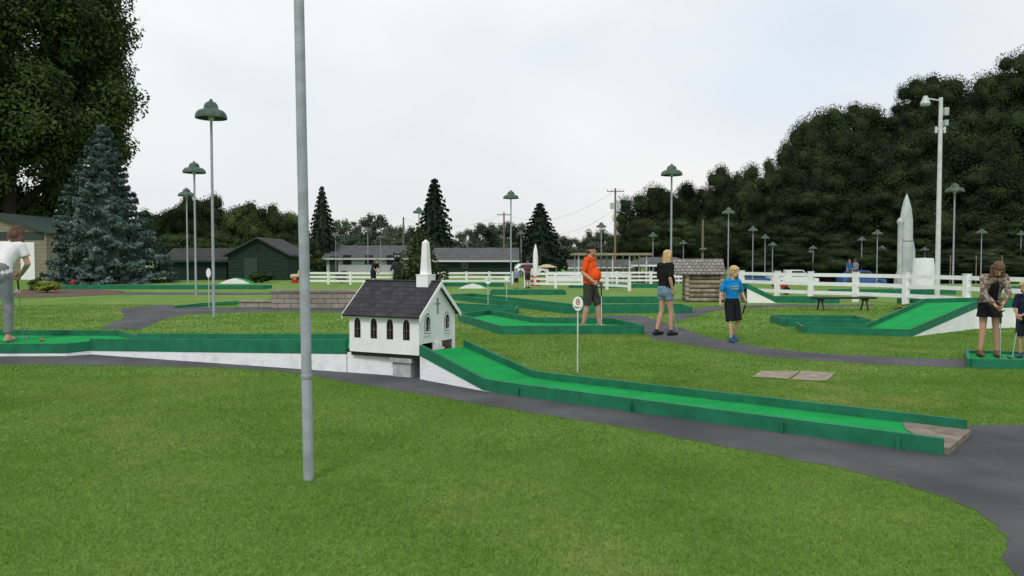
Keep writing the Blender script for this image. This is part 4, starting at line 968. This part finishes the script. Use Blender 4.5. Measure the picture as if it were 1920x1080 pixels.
tl,Jl=person('reddish brown haired woman in white top and grey sweatpants leaning forward at the left edge',(ft.x,ft.y,.10),math.radians(185),1.27,
 dict(wai=(0,-.06,1.06),che=(0,-.20,1.22),nek=(0,-.31,1.34),hed=(-.07,-.36,1.45),shL=(.165,-.28,1.29),shR=(-.165,-.28,1.29),elL=(.24,-.30,1.05),wrL=(.10,-.45,.92),elR=(-.25,-.28,1.05),wrR=(-.08,-.43,.90),hf=(-.1,-.8,-.5),hu=(0,-.5,.85),anL=(.10,.0,.085),knL=(.09,-.02,.49),anR=(-.13,.02,.085),knR=(-.11,-.04,.49),hairoff=(-.03,.06,0)),
 dict(top=cloth('white_top',(.74,.72,.74),.9),sleeve=.6,bot=cloth('grey_sweatpants',(.22,.23,.25)),botname='sweatpants',leg=1.92,hair=hairDB,hairlen=.30,limb=.95,palmL=(-1,0,0),palmR=(1,0,0)))
putter(wpos(tl,(.0,-.49,.86)),wpos(tl,(0,-.60,0)),'putter of the woman at the left edge',(1,0,0))
def farp(px,py,s,rz,top,bot,hair,label,pose={},leg=.9):
    p=G(px,py); person(label,(p.x,p.y,0),rz,s,pose,dict(top=cloth('far_shirt',top),sleeve=.9,bot=cloth('far_shorts',bot),leg=leg,hair=hair,shoe=M['black']),.016)
lean=dict(wai=(0,-.03,1.08),che=(0,-.12,1.27),nek=(0,-.22,1.41),hed=(0,-.33,1.51),shL=(.165,-.18,1.36),shR=(-.165,-.18,1.36),elL=(.19,-.27,1.10),wrL=(.06,-.40,.93),elR=(-.19,-.27,1.10),wrR=(-.03,-.40,.88))
farp(700,539,.95,math.radians(50),(.03,.03,.035),(.03,.035,.05),hairBR,'distant person in dark clothes leaning by the fence above the block wall',lean)
farp(968,542,.62,0,(.25,.3,.4),(.03,.03,.04),hairBR,'small distant child left of the white rocket')
farp(989,541,.85,math.radians(30),(.14,.06,.08),(.03,.03,.04),hairDB,'distant person in a dark red top right beside the white rocket')
farp(1592,529,.9,math.radians(20),(.04,.12,.35),(.1,.1,.12),hairBR,'distant person in blue beyond the right fence',{},1.9)
farp(1604,528,.9,math.radians(200),(.2,.25,.35),(.04,.05,.08),hairDB,'distant person in a grey blue top beyond the right fence',{},1.9)

# ---------------------------------------------------------------- grass blades
def inpoly(px,py,poly):
    res=np.zeros(len(px),bool); n=len(poly); j=n-1
    for i in range(n):
        xi,yi=poly[i]; xj,yj=poly[j]
        c=((yi>py)!=(yj>py)) & (px<(xj-xi)*(py-yi)/((yj-yi)+1e-12)+xi); res^=c; j=i
    return res
VV=[];TT=[]
for d0,d1,dens,w,h in((2.9,6,11000,.0019,.021),(6,10,5000,.0030,.024),(10,16,1500,.0062,.026),(16,26,260,.014,.030)):
    k=.76; area=k*(d1*d1-d0*d0); n=int(area*dens)
    d=np.sqrt(rng.uniform(d0*d0,d1*d1,n)); x=rng.uniform(-1,1,n)*k*d
    ok=np.ones(n,bool)
    for poly in EX:
        P=np.array(poly); bx=(x>P[:,0].min())&(x<P[:,0].max())&(d>P[:,1].min())&(d<P[:,1].max())
        if bx.any():
            ii=np.where(bx)[0]; ok[ii[inpoly(x[ii],d[ii],poly)]]=False
    x=x[ok];d=d[ok];n=len(x)
    a=rng.uniform(0,2*np.pi,n); hh_=h*rng.uniform(.5,1.3,n); ww=w*rng.uniform(.7,1.3,n)
    lx=rng.normal(0,.6,n)*hh_; ly=rng.normal(0,.6,n)*hh_
    z=np.zeros(n)-.002
    p0=np.stack([x-np.cos(a)*ww,d-np.sin(a)*ww,z],1); p1=np.stack([x+np.cos(a)*ww,d+np.sin(a)*ww,z],1); p2=np.stack([x+lx,d+ly,hh_],1)
    VV.append(np.stack([p0,p1,p2],1).reshape(-1,3))
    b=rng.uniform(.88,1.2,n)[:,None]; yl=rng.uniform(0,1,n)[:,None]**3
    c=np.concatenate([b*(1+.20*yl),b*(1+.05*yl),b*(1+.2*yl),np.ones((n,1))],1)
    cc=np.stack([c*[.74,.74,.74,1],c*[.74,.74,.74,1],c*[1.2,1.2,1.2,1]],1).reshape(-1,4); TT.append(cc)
V=np.concatenate(VV); T=np.concatenate(TT).astype(np.float32)
me=bpy.data.meshes.new('grass'); nt_=len(V)//3
me.vertices.add(len(V)); me.vertices.foreach_set('co',V.astype(np.float32).ravel()); me.loops.add(len(V)); me.loops.foreach_set('vertex_index',np.arange(len(V),dtype=np.int32))
me.polygons.add(nt_); me.polygons.foreach_set('loop_start',np.arange(nt_,dtype=np.int32)*3); me.update(calc_edges=True)
at_=me.attributes.new('tint','FLOAT_COLOR','POINT'); at_.data.foreach_set('color',T.ravel())
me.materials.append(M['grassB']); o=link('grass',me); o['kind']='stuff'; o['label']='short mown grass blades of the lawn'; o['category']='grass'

# ---------------------------------------------------------------- world, sun, camera
w=bpy.data.worlds.new('World'); SC.world=w; w.use_nodes=True; nt=w.node_tree; L=nt.links.new
bg=nt.nodes['Background']; bg.inputs['Strength'].default_value=.115
sky=nd(nt,'ShaderNodeTexSky',sky_type='NISHITA'); sky.sun_disc=False; sky.sun_elevation=math.radians(48); sky.sun_rotation=math.radians(200)
sky.air_density=1.0; sky.dust_density=2.0
tc=nd(nt,'ShaderNodeTexCoord'); mp=nd(nt,'ShaderNodeMapping'); mp.inputs['Scale'].default_value=(1.2,1.2,2.6); mp.inputs['Location'].default_value=(.35,.2,.1); L(tc.outputs['Generated'],mp.inputs['Vector'])
n1=nd(nt,'ShaderNodeTexNoise'); n1.inputs['Scale'].default_value=1.5; n1.inputs['Detail'].default_value=6; n1.inputs['Roughness'].default_value=.5; n1.inputs['Distortion'].default_value=.4; L(mp.outputs[0],n1.inputs['Vector'])
r1=nd(nt,'ShaderNodeValToRGB'); e=r1.color_ramp.elements; e[0].position=.34; e[0].color=(.86,.86,.86,1); e[1].position=.60; e[1].color=(1,1,1,1); L(n1.outputs['Fac'],r1.inputs['Fac'])
n2=nd(nt,'ShaderNodeTexNoise'); n2.inputs['Scale'].default_value=1.8; n2.inputs['Detail'].default_value=5; n2.inputs['Roughness'].default_value=.45; L(mp.outputs[0],n2.inputs['Vector'])
r2=nd(nt,'ShaderNodeValToRGB'); e=r2.color_ramp.elements; e[0].position=.34; e[0].color=(6.9,7.6,8.25,1); e[1].position=.62; e[1].color=(8.2,8.4,8.35,1); L(n2.outputs['Fac'],r2.inputs['Fac'])
sx=nd(nt,'ShaderNodeSeparateXYZ'); L(tc.outputs['Generated'],sx.inputs[0])
r3=nd(nt,'ShaderNodeMapRange'); r3.inputs['From Min'].default_value=-.02; r3.inputs['From Max'].default_value=.22; r3.inputs['To Min'].default_value=.85; r3.inputs['To Max'].default_value=0; L(sx.outputs['Z'],r3.inputs['Value'])
m3=nd(nt,'ShaderNodeMix',data_type='RGBA'); L(r3.outputs[0],m3.inputs[0]); L(r2.outputs['Color'],m3.inputs[6]); m3.inputs[7].default_value=(7.6,7.35,7.2,1)
mx=nd(nt,'ShaderNodeMix',data_type='RGBA'); L(r1.outputs['Color'],mx.inputs[0]); L(sky.outputs[0],mx.inputs[6]); L(m3.outputs[2],mx.inputs[7]); L(mx.outputs[2],bg.inputs['Color'])
sl_=bpy.data.lights.new('sun','SUN'); sl_.energy=1.5; sl_.angle=math.radians(12); sl_.color=(1,.95,.87)
so=bpy.data.objects.new('sun',sl_); COL.objects.link(so); 
az=math.radians(200); el=math.radians(48); dirv=Vector((math.sin(az)*math.cos(el),math.cos(az)*math.cos(el),math.sin(el)))
so.rotation_euler=dirv.to_track_quat('Z','Y').to_euler(); so.location=(0,0,30)
cam=bpy.data.cameras.new('camera'); co=bpy.data.objects.new('camera',cam); COL.objects.link(co); co.location=(0,0,CH); co.rotation_euler=(math.pi/2-PIT,0,0)
cam.sensor_width=36; cam.lens=36*F/1920; cam.clip_end=3000; cam.clip_start=.05
SC.camera=co
SC.view_settings.view_transform='Standard'; SC.view_settings.look='None'; SC.view_settings.exposure=0
